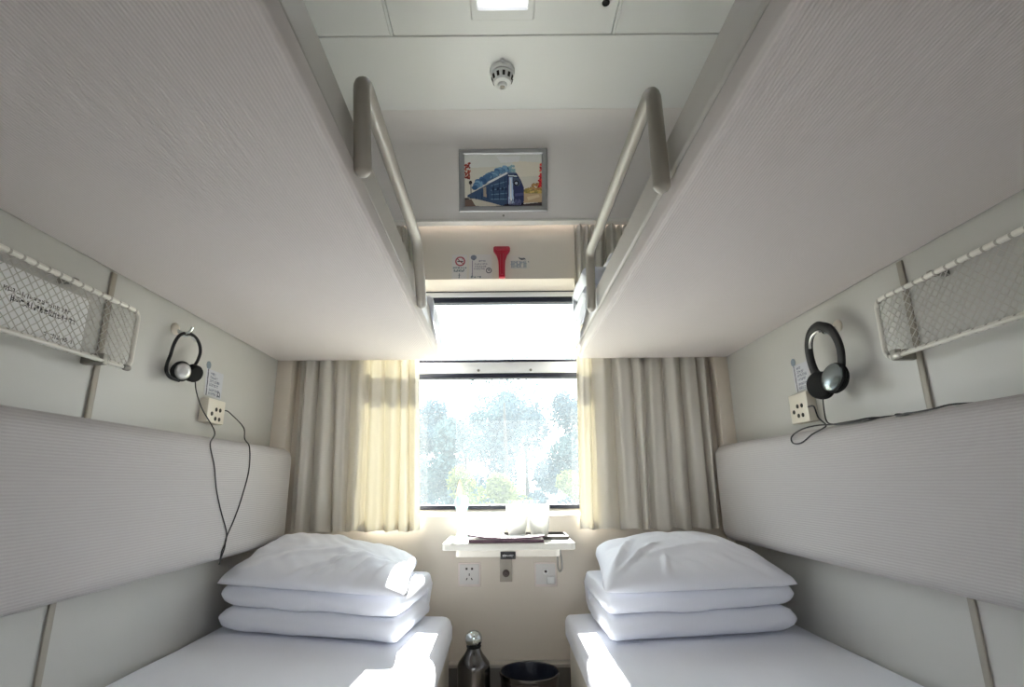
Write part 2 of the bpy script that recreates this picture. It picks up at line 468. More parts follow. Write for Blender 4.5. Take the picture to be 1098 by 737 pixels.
# ------------------------------------------------------------------ upper berths
def upper_berth(side):
    s = -1 if side == 'left' else 1
    wall = XL if s < 0 else XR; rim = RL if s < 0 else RRt
    t = thing('upper_berth', 'upper berth on the %s with ribbed grey underside and cream guard rail' % side, 'bunk bed',
              (rim + s * .3, 1.2, ZU), 'upper berths')
    x0, x1 = sorted((rim + (.006 if s < 0 else 0), wall - s * .001))
    # ribbed pad with softly rounded underside edges
    obj('ribbed_underside', box(BM(), x0, x1, YB + .002, 2.252, ZU, ZU + .06, .016, 5), M['under'], t)
    # side board seen from the aisle, tapering at its far end
    bm = BM(); xa, xb = sorted((rim, rim + s * .0255))
    prism(bm, [(YB + .002, ZU + .0605), (2.245, ZU + .0605), (2.235, ZU + .075), (1.98, 1.590), (1.93, 1.607), (YB + .002, 1.607)], xa, xb, 'yz')
    obj('side_board', bm, M['rim'], t, bevel=.006)
    # guard rail: bent flattened tube bolted to the side board
    x = rim - s * .020
    if s < 0: P4 = [(.864, 1.508), (.818, 1.670), (1.476, 1.662), (1.604, 1.503)]
    else: P4 = [(.915, 1.500), (.915, 1.722), (1.705, 1.722), (1.745, 1.532)]
    P4 = [Vector((x, a, b)) for a, b in P4]
    path = [P4[0]]
    for i in (1, 2):
        a, b, c = P4[i - 1], P4[i], P4[i + 1]; rr = .035
        p, q = b + (a - b).normalized() * rr, b + (c - b).normalized() * rr
        for k in range(9):
            u = k / 8; path.append(p * (1 - u) ** 2 + b * (2 * u * (1 - u)) + q * u * u)
    path.append(P4[3])
    # denser ends, rounded tips
    def tip(a, d): return [a - d * .012, a - d * .009, a - d * .003]
    d0 = (path[1] - path[0]).normalized(); d1 = (path[-2] - path[-1]).normalized()
    full = [path[0] - d0 * .014, path[0] - d0 * .010, path[0] - d0 * .003] + path[:1] + path[1:] + [path[-1] - d1 * .003, path[-1] - d1 * .010, path[-1] - d1 * .014]
    r = .0155; n = len(path)
    rad = [.005, .011, .0158] + [.0165] + [r] * (n - 2) + [.0165] + [.0158, .011, .005]
    obj('guard_rail', tube(BM(), full, rad, 16), M['rail'], t, angle=60)
    return t
upper_berth('left'); upper_berth('right')

# ------------------------------------------------------------------ soft shapes
def nz(p, sc, seed=0.0):
    return noise.noise(Vector((p[0] * sc + seed, p[1] * sc - seed * .7, p[2] * sc + seed * .3)))

def mattress_mesh(x0, x1, y0, y1, zt, zb, r, corner=.03, amp=.003, seed=0., nx=40, ny=70):
    """rounded box; zt(x,y) gives the top height; plan corners rounded by `corner`"""
    bm = BM()
    def plan(sx, sy):   # sx, sy in -1..1 -> superellipse-ish rounded rectangle
        return sx, sy
    cx, cy = (x0 + x1) / 2, (y0 + y1) / 2; hx, hy = (x1 - x0) / 2, (y1 - y0) / 2
    def pos(u, v):
        X = x0 + (x1 - x0) * u; Y = y0 + (y1 - y0) * v
        # push plan corners in
        ax, ay = max(0, abs(X - cx) - (hx - corner)), max(0, abs(Y - cy) - (hy - corner))
        m = max(ax, ay); L = math.hypot(ax, ay)
        if L > 1e-9 and m > 0:
            k = m / L
            X = cx + math.copysign(min(abs(X - cx), hx - corner) + ax * k, X - cx)
            Y = cy + math.copysign(min(abs(Y - cy), hy - corner) + ay * k, Y - cy)
        e = min(hx - abs(cx + (u - .5) * 2 * hx - cx), hy - abs((v - .5) * 2 * hy))   # distance to the rim
        d = max(0, r - e)
        z = zt(X, Y) - (r - math.sqrt(max(0, r * r - d * d)))
        z += amp * nz((X, Y, 0), 5, seed) + amp * .6 * nz((X * 3, Y, 0), 7, seed + 3)
        return Vector((X, Y, z))
    def dens(t, h):   # denser near the ends
        return t
    us = sorted(set([0] + [r / (x1 - x0) * k / 5 for k in range(1, 6)] + [i / nx for i in range(1, nx)] + [1 - r / (x1 - x0) * k / 5 for k in range(1, 6)] + [1]))
    vs = sorted(set([0] + [r / (y1 - y0) * k / 5 for k in range(1, 6)] + [i / ny for i in range(1, ny)] + [1 - r / (y1 - y0) * k / 5 for k in range(1, 6)] + [1]))
    V = [[bm.verts.new(pos(u, v)) for v in vs] for u in us]
    a, b = len(us), len(vs)
    for i in range(a - 1):
        for j in range(b - 1): bm.faces.new((V[i][j], V[i + 1][j], V[i + 1][j + 1], V[i][j + 1]))
    rim = [V[i][0] for i in range(a)] + [V[-1][j] for j in range(1, b)] + [V[i][-1] for i in range(a - 2, -1, -1)] + [V[0][j] for j in range(b - 2, 0, -1)]
    low = [bm.verts.new((v.co.x, v.co.y, zb)) for v in rim]
    for i in range(len(rim)):
        k = (i + 1) % len(rim); bm.faces.new((rim[i], low[i], low[k], rim[k]))
    bm.faces.new(low)
    return bm

def quilt_mesh(x0, x1, yf, yb, z0, h, rot=0.0, pivot=None, seed=0., layers=2, wob=.008, sq=1):
    """a quilt folded over itself: thick U-fold section (fold at the back) swept across, closed ends rounded"""
    bm = BM(); n = 44
    th = h / layers
    # section outline in (depth, height, layer centre)
    out = []
    rr = th * .48
    zc = [th * .5 + th * k for k in range(layers)]
    d = yb - yf
    # bottom from back to front, round front of layer 0, crease, round front of layer 1, top to back, back
    for k in range(10): out.append((d * (1 - .04) - (d * .96 - rr) * k / 9, 0, 0))
    for k in range(1, 9):
        a = -math.pi / 2 - math.pi * k / 9
        out.append((rr + rr * math.cos(a), zc[0] + rr * math.sin(a), 0))
    for k in range(1, 7): out.append((rr + (d * .80) * k / 6, zc[0] + rr, 0))
    for k in range(6): out.append((rr + (d * .80) * (1 - k / 6), zc[1] - rr, 1))
    for k in range(0, 10):
        a = -math.pi / 2 - math.pi * k / 9
        out.append((rr + rr * math.cos(a), zc[1] + rr * math.sin(a), 1))
    for k in range(1, 10): out.append((rr + (d * .96 - rr) * k / 9, h, 1))
    for k in range(1, 8):
        a = math.pi / 2 - math.pi * k / 8
        out.append((d * .96 + d * .04 * math.cos(a), h / 2 + h / 2 * math.sin(a), 0 if a < 0 else 1))
    pv = pivot or ((x0 + x1) / 2, yf)
    rings = []
    for i in range(n + 1):
        t = -1 + 2 * i / n
        t = math.copysign(1 - (1 - abs(t)) ** 1.35, t)
        s = (1 - abs(t) ** (44 if t * sq > 0 else 20)) ** .5
        ring = []
        for a, b, L in out:
            X = x0 + (x1 - x0) * (t + 1) / 2
            zz = zc[L] + (b - zc[L]) * (.06 + .94 * s); yy = a + (d * .5 - a) * .06 * (1 - s)
            sag = -.006 * L * (1 - abs(t)) * 1
            p = [X, yf + yy, z0 + zz + sag]
            w1 = nz((p[0], p[1], p[2]), 7, seed) * wob; w2 = nz((p[0] * 2.2, p[1] * 1.2, p[2] * 6), 9, seed + 5) * wob * .5
            if b > .002: p[2] += w1 * .6
            p[1] += w1 * .8 + w2; p[0] += w2 * (abs(t) ** 4) * 1.6 + (L - .5) * .012 * math.copysign(1, t) * (abs(t) ** 6) * nz((L * 3, seed, t), 1.7)
            c, sn = math.cos(rot), math.sin(rot); dx, dy = p[0] - pv[0], p[1] - pv[1]
            ring.append(bm.verts.new((pv[0] + c * dx - sn * dy, pv[1] + sn * dx + c * dy, p[2])))
        rings.append(ring)
    m = len(out)
    for A, B in zip(rings[:-1], rings[1:]):
        for k in range(m): bm.faces.new((A[k], A[(k + 1) % m], B[(k + 1) % m], B[k]))
    bm.faces.new(rings[0]); bm.faces.new(list(reversed(rings[-1])))
    return bm

def pillow_mesh(FL, FR, BR, BL, h, seed=0., lean=(0, 0), drop=.25, n=84, creases=()):
    """soft pillow on four corner points; h = plumpness upward, drop = share below the seam"""
    bm = BM(); FL, FR, BR, BL = map(Vector, (FL, FR, BR, BL))
    def base(u, v):
        a = FL.lerp(FR, u); b = BL.lerp(BR, u); p = a.lerp(b, v)
        # sides curve in a little between the pointed corners
        mid = (FL + FR + BR + BL) / 4
        e = .045 * ((4 * u * (1 - u)) * (1 - 4 * v * (1 - v)) + (4 * v * (1 - v)) * (1 - 4 * u * (1 - u)))
        e += .055 * (abs(2 * u - 1) * abs(2 * v - 1)) ** 7
        q = p + (mid - p) * e; q.z = p.z
        return q
    def thick(u, v):
        pu = u ** (1 + lean[0]) if lean[0] > 0 else 1 - (1 - u) ** (1 - lean[0])
        pv = v ** (1 + lean[1]) if lean[1] > 0 else 1 - (1 - v) ** (1 - lean[1])
        a = max(0, 1 - abs(2 * pu - 1) ** 2.3); b = max(0, 1 - abs(2 * pv - 1) ** 2.3)
        return (a ** .40) * (b ** .40)
    def wr(u, v, top):
        p = base(u, v); t = thick(u, v)
        w = nz((u * 1.0, v * 1.0, top), 4.5, seed) * .010 + nz((u * 3 + v * 2, v * 1.2 - u, top), 4, seed + 9) * .006
        for (cu, cv, ang, ln, wd, amp) in creases:
            c, s = math.cos(ang), math.sin(ang); du, dv = u - cu, v - cv
            al, ac = du * c + dv * s, -du * s + dv * c
            w += amp * 1.9 * math.exp(-(ac / wd) ** 2) * math.exp(-(al / ln) ** 2)
        return w * min(1, t * 2.2)
    def top(u, v):
        p = base(u, v); t = thick(u, v)
        return p + Vector((0, 0, h * t + wr(u, v, 0)))
    def bot(u, v):
        p = base(u, v); t = thick(u, v)
        return p + Vector((0, 0, -h * drop * t))
    A = [[bm.verts.new(top(i / n, j / n)) for j in range(n + 1)] for i in range(n + 1)]
    B = [[A[i][j] if i in (0, n) or j in (0, n) else bm.verts.new(bot(i / n, j / n)) for j in range(n + 1)] for i in range(n + 1)]
    for i in range(n):
        for j in range(n):
            bm.faces.new((A[i][j], A[i + 1][j], A[i + 1][j + 1], A[i][j + 1]))
            bm.faces.new((B[i][j], B[i][j + 1], B[i + 1][j + 1], B[i + 1][j]))
    return bm

# ------------------------------------------------------------------ lower berths
def lower_berth(side):
    s = -1 if side == 'left' else 1
    wall = XL if s < 0 else XR; edge = -.190 if s < 0 else .235
    t = thing('lower_berth', 'cream lower berth box on the %s under the white mattress' % side, 'bunk bed', (edge + s * .35, 1.2, 0), 'lower berths')
    x0, x1 = sorted((edge + s * .055, wall - s * .001))
    obj('berth_box', box(BM(), x0, x1, YB + .01, YC - .002, 0, .375, .006), M['cream'], t)
    x0, x1 = sorted((edge + s * .016, edge + s * .054))
    obj('side_panel', box(BM(), x0, x1, YB + .01, YC - .004, .06, .392, .008, 3), M['cream'], t)
    x0, x1 = sorted((edge, wall - s * .003))
    def zt(x, y): return .462 + .030 * (abs(x - edge) / .75)
    bm = mattress_mesh(x0, x1, YB + .02, YC - .005, zt, .394, .022 if s > 0 else .035, .05 if s < 0 else .022, .0025, 3. * s)
    tag(obj('mattress', bm, M['sheet']), 'white sheeted mattress on the %s lower berth, under a folded quilt' % side, 'mattress', 'lower mattresses')
lower_berth('left'); lower_berth('right')

# back cushions on the side walls
def back_cushion(side):
    s = -1 if side == 'left' else 1
    wall = XL if s < 0 else XR
    x0, x1 = sorted((wall - s * .002, wall - s * .115))
    bm = box(BM(), x0, x1, YB + .01, 2.247, .727, 1.093, .042, 8)
    tag(obj('back_cushion', bm, M['rib_back']), 'long ribbed grey back cushion on the %s wall above the lower berth' % side, 'cushion', 'back cushions')
back_cushion('left'); back_cushion('right')

# quilts and pillows
bm = quilt_mesh(-.925, -.325, 1.80, 2.225, .468, .148, rot=R(-7), pivot=(-.325, 1.80), seed=2., sq=1)
for v in bm.verts: v.co.z += .03 * max(0, (-.19 - v.co.x) / .75) + .001
tag(obj('folded_quilt', bm, M['sheet'], angle=180), 'white folded quilt on the left lower berth, beneath a pillow', 'quilt', 'folded quilts on the lower berths')
bm = quilt_mesh(.325, .915, 1.80, 2.235, .469, .150, rot=R(1), pivot=(.325, 1.80), seed=6., sq=-1)
for v in bm.verts: v.co.z += .03 * max(0, (v.co.x - .235) / .75) * 1.
tag(obj('folded_quilt', bm, M['sheet'], angle=180), 'white folded quilt on the right lower berth, beneath a pillow', 'quilt', 'folded quilts on the lower berths')

cr = [(.78, .2, R(60), .22, .018, .010), (.66, .25, R(55), .25, .016, .009), (.55, .2, R(50), .22, .02, .008), (.88, .22, R(75), .2, .02, .009), (.42, .28, R(38), .25, .02, .007), (.3, .35, R(30), .2, .03, .006)]
pl = pillow_mesh((-.940, 1.850, .645), (-.285, 1.755, .617), (-.325, 2.240, .662), (-.835, 2.190, .752), .075, 3., lean=(-.1, .0), drop=.12, creases=cr)
tag(obj('pillow', pl, M['pillowcase'], angle=180), 'plump white pillow on the folded quilt of the left lower berth', 'pillow', 'pillows on the lower berths')
cr = [(.12, .3, R(70), .3, .03, .012), (.22, .25, R(50), .2, .02, .008), (.75, .45, R(130), .25, .02, .009), (.66, .5, R(128), .25, .02, .007), (.45, .3, R(15), .2, .03, .006), (.35, .12, R(80), .12, .015, .006)]
pl = pillow_mesh((.300, 1.755, .625), (.915, 1.745, .645), (.845, 2.225, .722), (.355, 2.240, .690), .085, 8., lean=(-.05, .10), drop=.25, creases=cr)
tag(obj('pillow', pl, M['pillowcase'], angle=180), 'plump white pillow on the folded quilt of the right lower berth', 'pillow', 'pillows on the lower berths')

# bedding on the upper berths (mostly hidden behind the side boards)
def upper_bed(side):
    s = -1 if side == 'left' else 1
    wall = XL if s < 0 else XR; rim = RL if s < 0 else RRt
    t = thing('mattress', 'white mattress lying on the %s upper berth, sheet corner hanging over its edge' % side, 'mattress', (rim + s * .3, 1.2, ZU + .062), 'upper mattresses')
    x0, x1 = sorted((rim + s * .028, wall - s * .003))
    obj('mattress_body', mattress_mesh(x0, x1, YB + .02, 2.245, lambda x, y: 1.612, ZU + .062, .02, .02, .002, 5. * s, 20, 40), M['sheet'], t)
    # sheet corner hanging over the side board at the window end
    ya, yb = (1.86, 2.235) if s < 0 else (1.82, 2.245)
    bm = BM()
    def f(u, v):
        y = ya + (yb - ya) * u
        L = (.02 + .145 * u ** .8) * v
        x = rim + s * .045 - s * .058 * min(1, v * 4) ; z = 1.617 - max(0, L - .01)
        if v * 4 < 1: z = 1.622
        x += -s * .004 * math.sin(u * 17 + 1) * v - s * .005
        return Vector((x, y, z))
    grid(bm, 24, 20, f)
    o = obj('sheet_corner', bm, M['sheet'], t, angle=180)
    so = o.modifiers.new('thick', 'SOLIDIFY'); so.thickness = .0016; so.offset = 0
    a, b = (rim + s * .12, rim + s * .60) if s < 0 else (rim - .012, rim + .56)
    x0, x1 = sorted((a, b))
    bm = quilt_mesh(x0, x1, 1.93, 2.235, 1.6265, .15, seed=11. * s)
    tag(obj('folded_quilt', bm, M['sheet'], angle=180), 'white folded quilt on the %s upper berth at its window end' % side, 'quilt', 'folded quilts on the upper berths')
    if s > 0: c = ((.42, 1.94, 1.80), (.93, 1.94, 1.80), (.93, 2.24, 1.81), (.42, 2.24, 1.81))
    else: c = ((-.93, 1.94, 1.80), (-.375, 1.94, 1.80), (-.375, 2.24, 1.81), (-.93, 2.24, 1.81))
    tag(obj('pillow', pillow_mesh(*c, .10, 4. * s, drop=.15, n=30), M['pillowcase'], angle=180), 'white pillow on the %s upper berth, barely visible over its edge' % side, 'pillow', 'pillows on the upper berths')
upper_bed('left'); upper_bed('right')

# ------------------------------------------------------------------ curtains
def curtain(side):
    s = -1 if side == 'left' else 1
    if s < 0: top, hem, ph = (-.895, -.385), (-.868, -.336), .4
    else: top, hem, ph = (.346, .916), (.318, .892), 1.3
    rnd = random.Random(5 if s < 0 else 17)
    n = 8; knots = [0]
    for i in range(n): knots.append(knots[-1] + .6 + rnd.random())
    K = [k / knots[-1] for k in knots]
    amps = [.35 + .65 * rnd.random() for _ in range(n + 1)]
    drift = [(rnd.random() - .5) * .07 for _ in range(n + 1)]
    bm = BM(); zt, zb = 2.122, .765
    def f(u, v):
        z = zt + (zb - zt) * v
        i = max(j for j in range(n) if K[j] <= u + 1e-9) if u < 1 else n - 1
        w = (u - K[i]) / (K[i + 1] - K[i])
        a = amps[i] * (1 - w) + amps[i + 1] * w
        x = (top[0] * (1 - v) + hem[0] * v) + ((top[1] - top[0]) * (1 - v) + (hem[1] - hem[0]) * v) * u
        x += (drift[i] * (1 - w) + drift[i + 1] * w) * (v - .45) * min(1, u * 6, (1 - u) * 6)
        wave = math.sin(math.pi * (i + w) * 2 * .5 * 2 + ph)
        # sharpened folds
        wv = math.copysign(abs(wave) ** .8, wave)
        gath = max(0, 1 - v / .42) ** 1.2
        y = 2.294 + wv * .026 * a * (.75 + .35 * v) * (1 - .35 * gath) + (.012 * gath + .0035) * math.sin((i + w) * 2 * math.pi * 2.5 + ph * 3 + 2.5 * v) + .004 * nz((x * 3, z, 0), 3, ph)
        x += .010 * math.cos(math.pi * (i + w) * 2 + ph) * a * min(1, u * 8, (1 - u) * 8)
        if v > .97: y += 0
        return Vector((x, min(y, 2.3265), z + .004 * math.sin(u * 40) * v))
    grid(bm, 264, 70, f)
    tag(obj('curtain', bm, M['curtain'], angle=180), 'beige pleated curtain hanging on the %s side of the window' % side, 'curtain', 'window curtains')
curtain('left'); curtain('right')

# ------------------------------------------------------------------ folding table and what stands on it
def rrect(x0, x1, y0, y1, rs, k=7):
    """rounded rectangle outline; rs = radii for (x0y0, x1y0, x1y1, x0y1)"""
    out = []
    for (cx, cy, a0), r in zip(((x0, y0, 180), (x1, y0, 270), (x1, y1, 0), (x0, y1, 90)), rs):
        sx = 1 if cx == x0 else -1; sy = 1 if cy == y0 else -1
        for i in range(k + 1):
            a = R(a0 + 90 * i / k); out.append((cx + sx * r + r * math.cos(a), cy + sy * r + r * math.sin(a)))
    return out
M['tablecream'] = mat('cream_table_laminate', (.80, .78, .71), .3)
tb = thing('folding_table', 'small cream folding table under the window, holding two white mugs', 'table', (.022, 2.165, .69))
obj('table_top', prism(BM(), rrect(-.213, .257, 1.995, 2.328, (.018, .018, .002, .002)),   .7222, .745, 'xy'), M['tablecream'], tb, bevel=.005)
obj('apron', prism(BM(), rrect(-.168, .205, 2.022, 2.328, (.02, .02, .002, .002)), .697, .7215, 'xy'), M['cream'], tb, bevel=.003)
npz = obj('name_plate', box(BM(), -.008, .046, 2.0165, 2.0215, .690, .715, .001), M['plate'], tb)
npz['label'] = 'black plate with small white script'
def script_line(parent):
    # joined-up white handwriting, 'adiow'-like loops
    pts = []; x0, z0 = -.0005, .7005
    for k in range(60):
        t = k / 59; a = t * 2 * math.pi * 6.2
        pts.append((x0 + t * .0375 + .0022 * math.sin(a), 2.0160, z0 + .0028 * math.cos(a) * (.7 + .5 * math.sin(t * 9)) + .0012))
    return tube(BM(), pts, .0007, 5)
obj('lettering', script_line(npz), M['letter'], npz)
# latch plate below the table
lt = thing('wall_latch', 'metal latch plate with dark round lock below the table, between two sockets', 'latch', (.013, YN, .60))
obj('plate', box(BM(), -.012, .038, YN - .005, YN, .565, .668, .002), M['strip'], lt)
obj('lock', lathe(BM(), [(0, 0), (.014, 0), (.014, .006), (.011, .010), (.006, .010), (.005, .006), (0, .006)], 24, Matrix.Translation((.013, YN - .005, .598)) @ Matrix.Rotation(R(90), 4, 'X')), M['bin'], lt)
# wire loop under the table's right end
tag(obj('wire_hook', tube(BM(), smooth_path([(.208, 2.16, .7222), (.207, 2.16, .672), (.209, 2.16, .640), (.2155, 2.16, .628), (.223, 2.16, .640), (.2225, 2.16, .668), (.219, 2.16, .690), (.2165, 2.16, .7222)], 6), .0036, 8), M['rackmetal']),
    'grey wire loop hanging beneath the right end of the folding table', 'hook')
# tray and mugs
def tray():
    bm = BM(); a = rrect(.000, .250, 2.105, 2.300, (.02,) * 4); b = rrect(.006, .244, 2.111, 2.294, (.016,) * 4)
    n = len(a)
    r0 = [bm.verts.new((x, y, .7455)) for x, y in a]; r1 = [bm.verts.new((x, y, .757)) for x, y in a]
    r2 = [bm.verts.new((x, y, .757)) for x, y in b]; r3 = [bm.verts.new((x, y, .7485)) for x, y in b]
    for A, B in ((r0, r1), (r1, r2), (r2, r3)):
        for i in range(n): bm.faces.new((A[i], A[(i + 1) % n], B[(i + 1) % n], B[i]))
    bm.faces.new(r3); bm.faces.new(list(reversed(r0)))
    return bm
tag(obj('tray', tray(), M['tray']), 'flat dark tray under the two white mugs', 'tray')
for x, word in ((.056, 'left'), (.142, 'right')):
    prof = [(0, .7488), (.030, .7488), (.031, .752), (.034, .765), (.039, .80), (.0415, .84), (.0425, .868), (.0415, .870), (.0405, .868), (.039, .84), (.036, .80), (.031, .762), (0, .758)]
    m = obj('mug', lathe(BM(), prof, 40, Matrix.Translation((x, 2.165, 0))), M['ceramic'], angle=50)
    tag(m, 'white ceramic mug on the dark tray, the %s one of the pair' % word, 'mug', 'mugs on the tray')
# small glass vase with a beige leaf
vs = thing('glass_vase', 'small pale green glass vase holding one beige leaf, left on the table', 'vase', (-.165, 2.20, .7455))
prof = [(0, .7455), (.018, .7455), (.020, .75), (.014, .775), (.011, .80), (.012, .825), (.022, .85), (.028, .872), (.026, .893), (.018, .905), (.016, .905), (.023, .892), (.025, .872), (.019, .852), (.009, .826), (.008, .80), (0, .785)]
obj('vase_body', lathe(BM(), prof, 32, Matrix.Translation((-.160, 2.20, 0))), M['vase'], vs)
bm = BM()
grid(bm, 8, 14, lambda u, v: Vector((-.172 + .004 * v + (u - .5) * .024 * (math.sin(math.pi * min(1, .12 + v * .88)) ** .7), 2.20 + .004 * math.cos((u - .5) * 3) - .004, .86 + .108 * v)))
lf = obj('leaf', bm, M['leafbeige'], vs); sm = lf.modifiers.new('t', 'SOLIDIFY'); sm.thickness = .0012
# clear card beside the vase
cv = Canvas(50, 34, lin((232, 246, 240))); cv.ell(.55, .42, .22, .2, lin((240, 226, 226))); cv.ell(.4, .55, .12, .12, lin((242, 230, 228)))
cv.scribble(.2, .78, .8, .88, 8, lin((190, 215, 205)), random.Random(3))
cdt = thing('table_card', 'small pale card with faint pink print beside the glass vase', 'card', (-.10, 2.22, .7455))
obj('card_stand', prism(BM(), [(2.215, .7457), (2.255, .7457), (2.2555, .7475), (2.2215, .8185), (2.219, .8190)], -.140, -.062, 'yz'), M['paperwhite'], cdt, bevel=.0006)
c_ = printed('card_print', cv, (-.138 + .10, -.0025, .0715), (.074, 0, 0), (0, -.0040, -.0665), cdt)
# newspapers
def newspaper(x0, x1, y0, y1, z0, t, lift, seed):
    bm = BM(); nu, nv = 30, 10; V = []
    def h(u, v): return lift(u, v)
    A = [[bm.verts.new((x0 + (x1 - x0) * u / nu, y0 + (y1 - y0) * v / nv + .002 * nz((u * .2, v, seed), 2), z0 + h(u / nu, v / nv) + t)) for v in range(nv + 1)] for u in range(nu + 1)]
    B = [[bm.verts.new((a.co.x, a.co.y + (.0015 if v == 0 else 0), a.co.z - t)) for v, a in enumerate(row)] for row in A]
    for i in range(nu):
        for j in range(nv):
            bm.faces.new((A[i][j], A[i + 1][j], A[i + 1][j + 1], A[i][j + 1]))
            bm.faces.new((B[i][j], B[i][j + 1], B[i + 1][j + 1], B[i + 1][j]))
    rim = [(i, 0) for i in range(nu + 1)] + [(nu, j) for j in range(1, nv + 1)] + [(i, nv) for i in range(nu - 1, -1, -1)] + [(0, j) for j in range(nv - 1, 0, -1)]
    for (a, b), (c, d) in zip(rim, rim[1:] + rim[:1]):
        f = bm.faces.new((A[a][b], A[c][d], B[c][d], B[a][b])); f.material_index = 1
    return bm
n1 = newspaper(-.121, .146, 2.004, 2.10, .7456, .011, lambda u, v: .0, 1)
tag(obj('newspaper', n1, [M['paperwhite'], M['paperedge']], smooth=False), 'folded newspaper with purple edge flat on the table front, the lower one', 'newspaper', 'newspapers on the table')
n2 = newspaper(-.123, .148, 2.000, 2.098, .7572, .006, lambda u, v: .010 * (2 * abs(u - .55)) ** 2.2 * (1 - .3 * v), 2)
tag(obj('newspaper', n2, [M['paperwhite'], M['paperedge']], smooth=False), 'folded newspaper with curled ends on the table, the upper one of two', 'newspaper', 'newspapers on the table')

# ------------------------------------------------------------------ wall sockets below the table
def wall_socket(x0, x1, z0, z1, kind):
    lab = 'five-hole white power socket on the end wall, left of the latch' if kind == 'power' else 'white wall socket with round jack and white flap, right of the latch'
    t = thing('wall_socket', lab, 'socket', ((x0 + x1) / 2, YN, z0))
    obj('frame', box(BM(), x0, x1, YN - .006, YN, z0, z1, .003), M['socket_rim'], t)
    obj('face', box(BM(), x0 + .006, x1 - .006, YN - .009, YN - .0055, z0 + .010, z1 - .006, .002), M['socket'], t)
    cx = (x0 + x1) / 2
    if kind == 'power':
        for dx, dz, w, h, a in ((-.011, .068, .008, .008, 0), (.011, .068, .008, .008, 0), (0, .046, .0035, .009, 0), (-.010, .030, .0035, .009, 30), (.010, .030, .0035, .009, -30)):
            bm = box(BM(), -w / 2, w / 2, -.001, .001, -h / 2, h / 2)
            bmesh.ops.transform(bm, matrix=Matrix.Translation((cx + dx, YN - .0092, z0 + dz)) @ Matrix.Rotation(R(a), 4, 'Y'), verts=bm.verts)
            obj('hole', bm, M['hole'], t)
    else:
        obj('jack', lathe(BM(), [(0, 0), (.012, 0), (.012, .004), (.009, .005), (.0055, .005), (.005, .002), (0, .002)], 24, Matrix.Translation((cx, YN - .009, z0 + .058)) @ Matrix.Rotation(R(90), 4, 'X')), M['ceramic'], t)
        obj('pin_hole', lathe(BM(), [(0, 0), (.0048, 0), (.0045, .004), (0, .004)], 16, Matrix.Translation((cx, YN - .0105, z0 + .058)) @ Matrix.Rotation(R(90), 4, 'X')), M['hole'], t)
        obj('flap', box(BM(), cx + .004, cx + .034, YN - .014, YN - .0092, z0 + .012, z0 + .040, .002), M['ceramic'], t)
wall_socket(-.181, -.090, .548, .639, 'power'); wall_socket(.128, .218, .546, .638, 'jack')

# ------------------------------------------------------------------ flask and bin on the floor
fl = thing('thermos_flask', 'shiny steel thermos flask on the floor left of the waste bin', 'flask', (-.105, 2.10, 0))
T = Matrix.Translation((-.105, 2.10, 0))
obj('flask_body', lathe(BM(), [(0, 0), (.052, 0), (.056, .006), (.0575, .02), (.0575, .325), (.0565, .335), (.053, .343), (.043, .356), (.033, .368), (.026, .380), (.0225, .390), (0, .390)], 48, T), M['flask'], fl)
obj('neck_ring', lathe(BM(), [(0, .388), (.0235, .388), (.026, .391), (.026, .395), (.0235, .398), (0, .398)], 32, T), M['black'], fl)
obj('cap', lathe(BM(), [(0, .398), (.024, .398), (.028, .403), (.0295, .412), (.0285, .424), (.024, .434), (.016, .4405), (.007, .4435), (0, .444)], 40, T), M['chrome'], fl)
bn = thing('waste_bin', 'round dark steel waste bin on the floor, lined with a navy bag', 'bin', (.093, 2.145, 0))
T = Matrix.Translation((.093, 2.145, 0))
obj('bin_body', lathe(BM(), [(0, .002), (.086, .002), (.088, .006), (.105, .292), (.103, .292), (.086, .008), (0, .006)], 48, T), M['bin'], bn)
obj('rim', lathe(BM(), [(.1045, .288), (.1075, .288), (.109, .294), (.1075, .300), (.104, .301), (.1015, .298), (.1015, .2925), (.1045, .288)], 48, T), M['flask'], bn)
bm = lathe(BM(), [(.1012, .299), (.100, .28), (.097, .20), (.090, .10), (.07, .045), (0, .03)], 48, T)
for v in bm.verts:
    a = math.atan2(v.co.y - 2.145, v.co.x - .093)
    if v.co.z < .295:
        k = 1 - .05 * abs(math.sin(a * 7 + 3 * nz(v.co, 8))); v.co.x = .093 + (v.co.x - .093) * k; v.co.y = 2.145 + (v.co.y - 2.145) * k
obj('liner', bm, M['liner'], bn)

# ------------------------------------------------------------------ headphones, hooks, panels on the side walls
def wall_hook(side, y, z):
    s = -1 if side == 'left' else 1
    w = XL if s < 0 else XR
    t = thing('wall_hook', 'small metal coat hook on the %s wall holding headphones' % side, 'hook', (w, y, z), 'wall hooks')
    Rx = Matrix.Translation((w, y, z)) @ Matrix.Rotation(R(90 if s < 0 else -90), 4, 'Y')
    obj('base', lathe(BM(), [(0, 0), (.017, 0), (.018, .004), (.015, .009), (.009, .012), (0, .013)], 24, Rx), M['panel'], t)
    d = -s
    obj('prong', tube(BM(), smooth_path([(w + d * .010, y, z - .004), (w + d * .028, y, z - .012), (w + d * .044, y + .002, z - .010), (w + d * .052, y + .003, z + .006)], 5), .0042, 10), M['chrome'], t)
    obj('prong', tube(BM(), smooth_path([(w + d * .010, y, z - .006), (w + d * .022, y + .010, z - .016), (w + d * .030, y + .024, z - .014), (w + d * .034, y + .032, z - .002)], 5), .0036, 10), M['chrome'], t)
wall_hook('left', 1.520, 1.402); wall_hook('right', 1.488, 1.384)

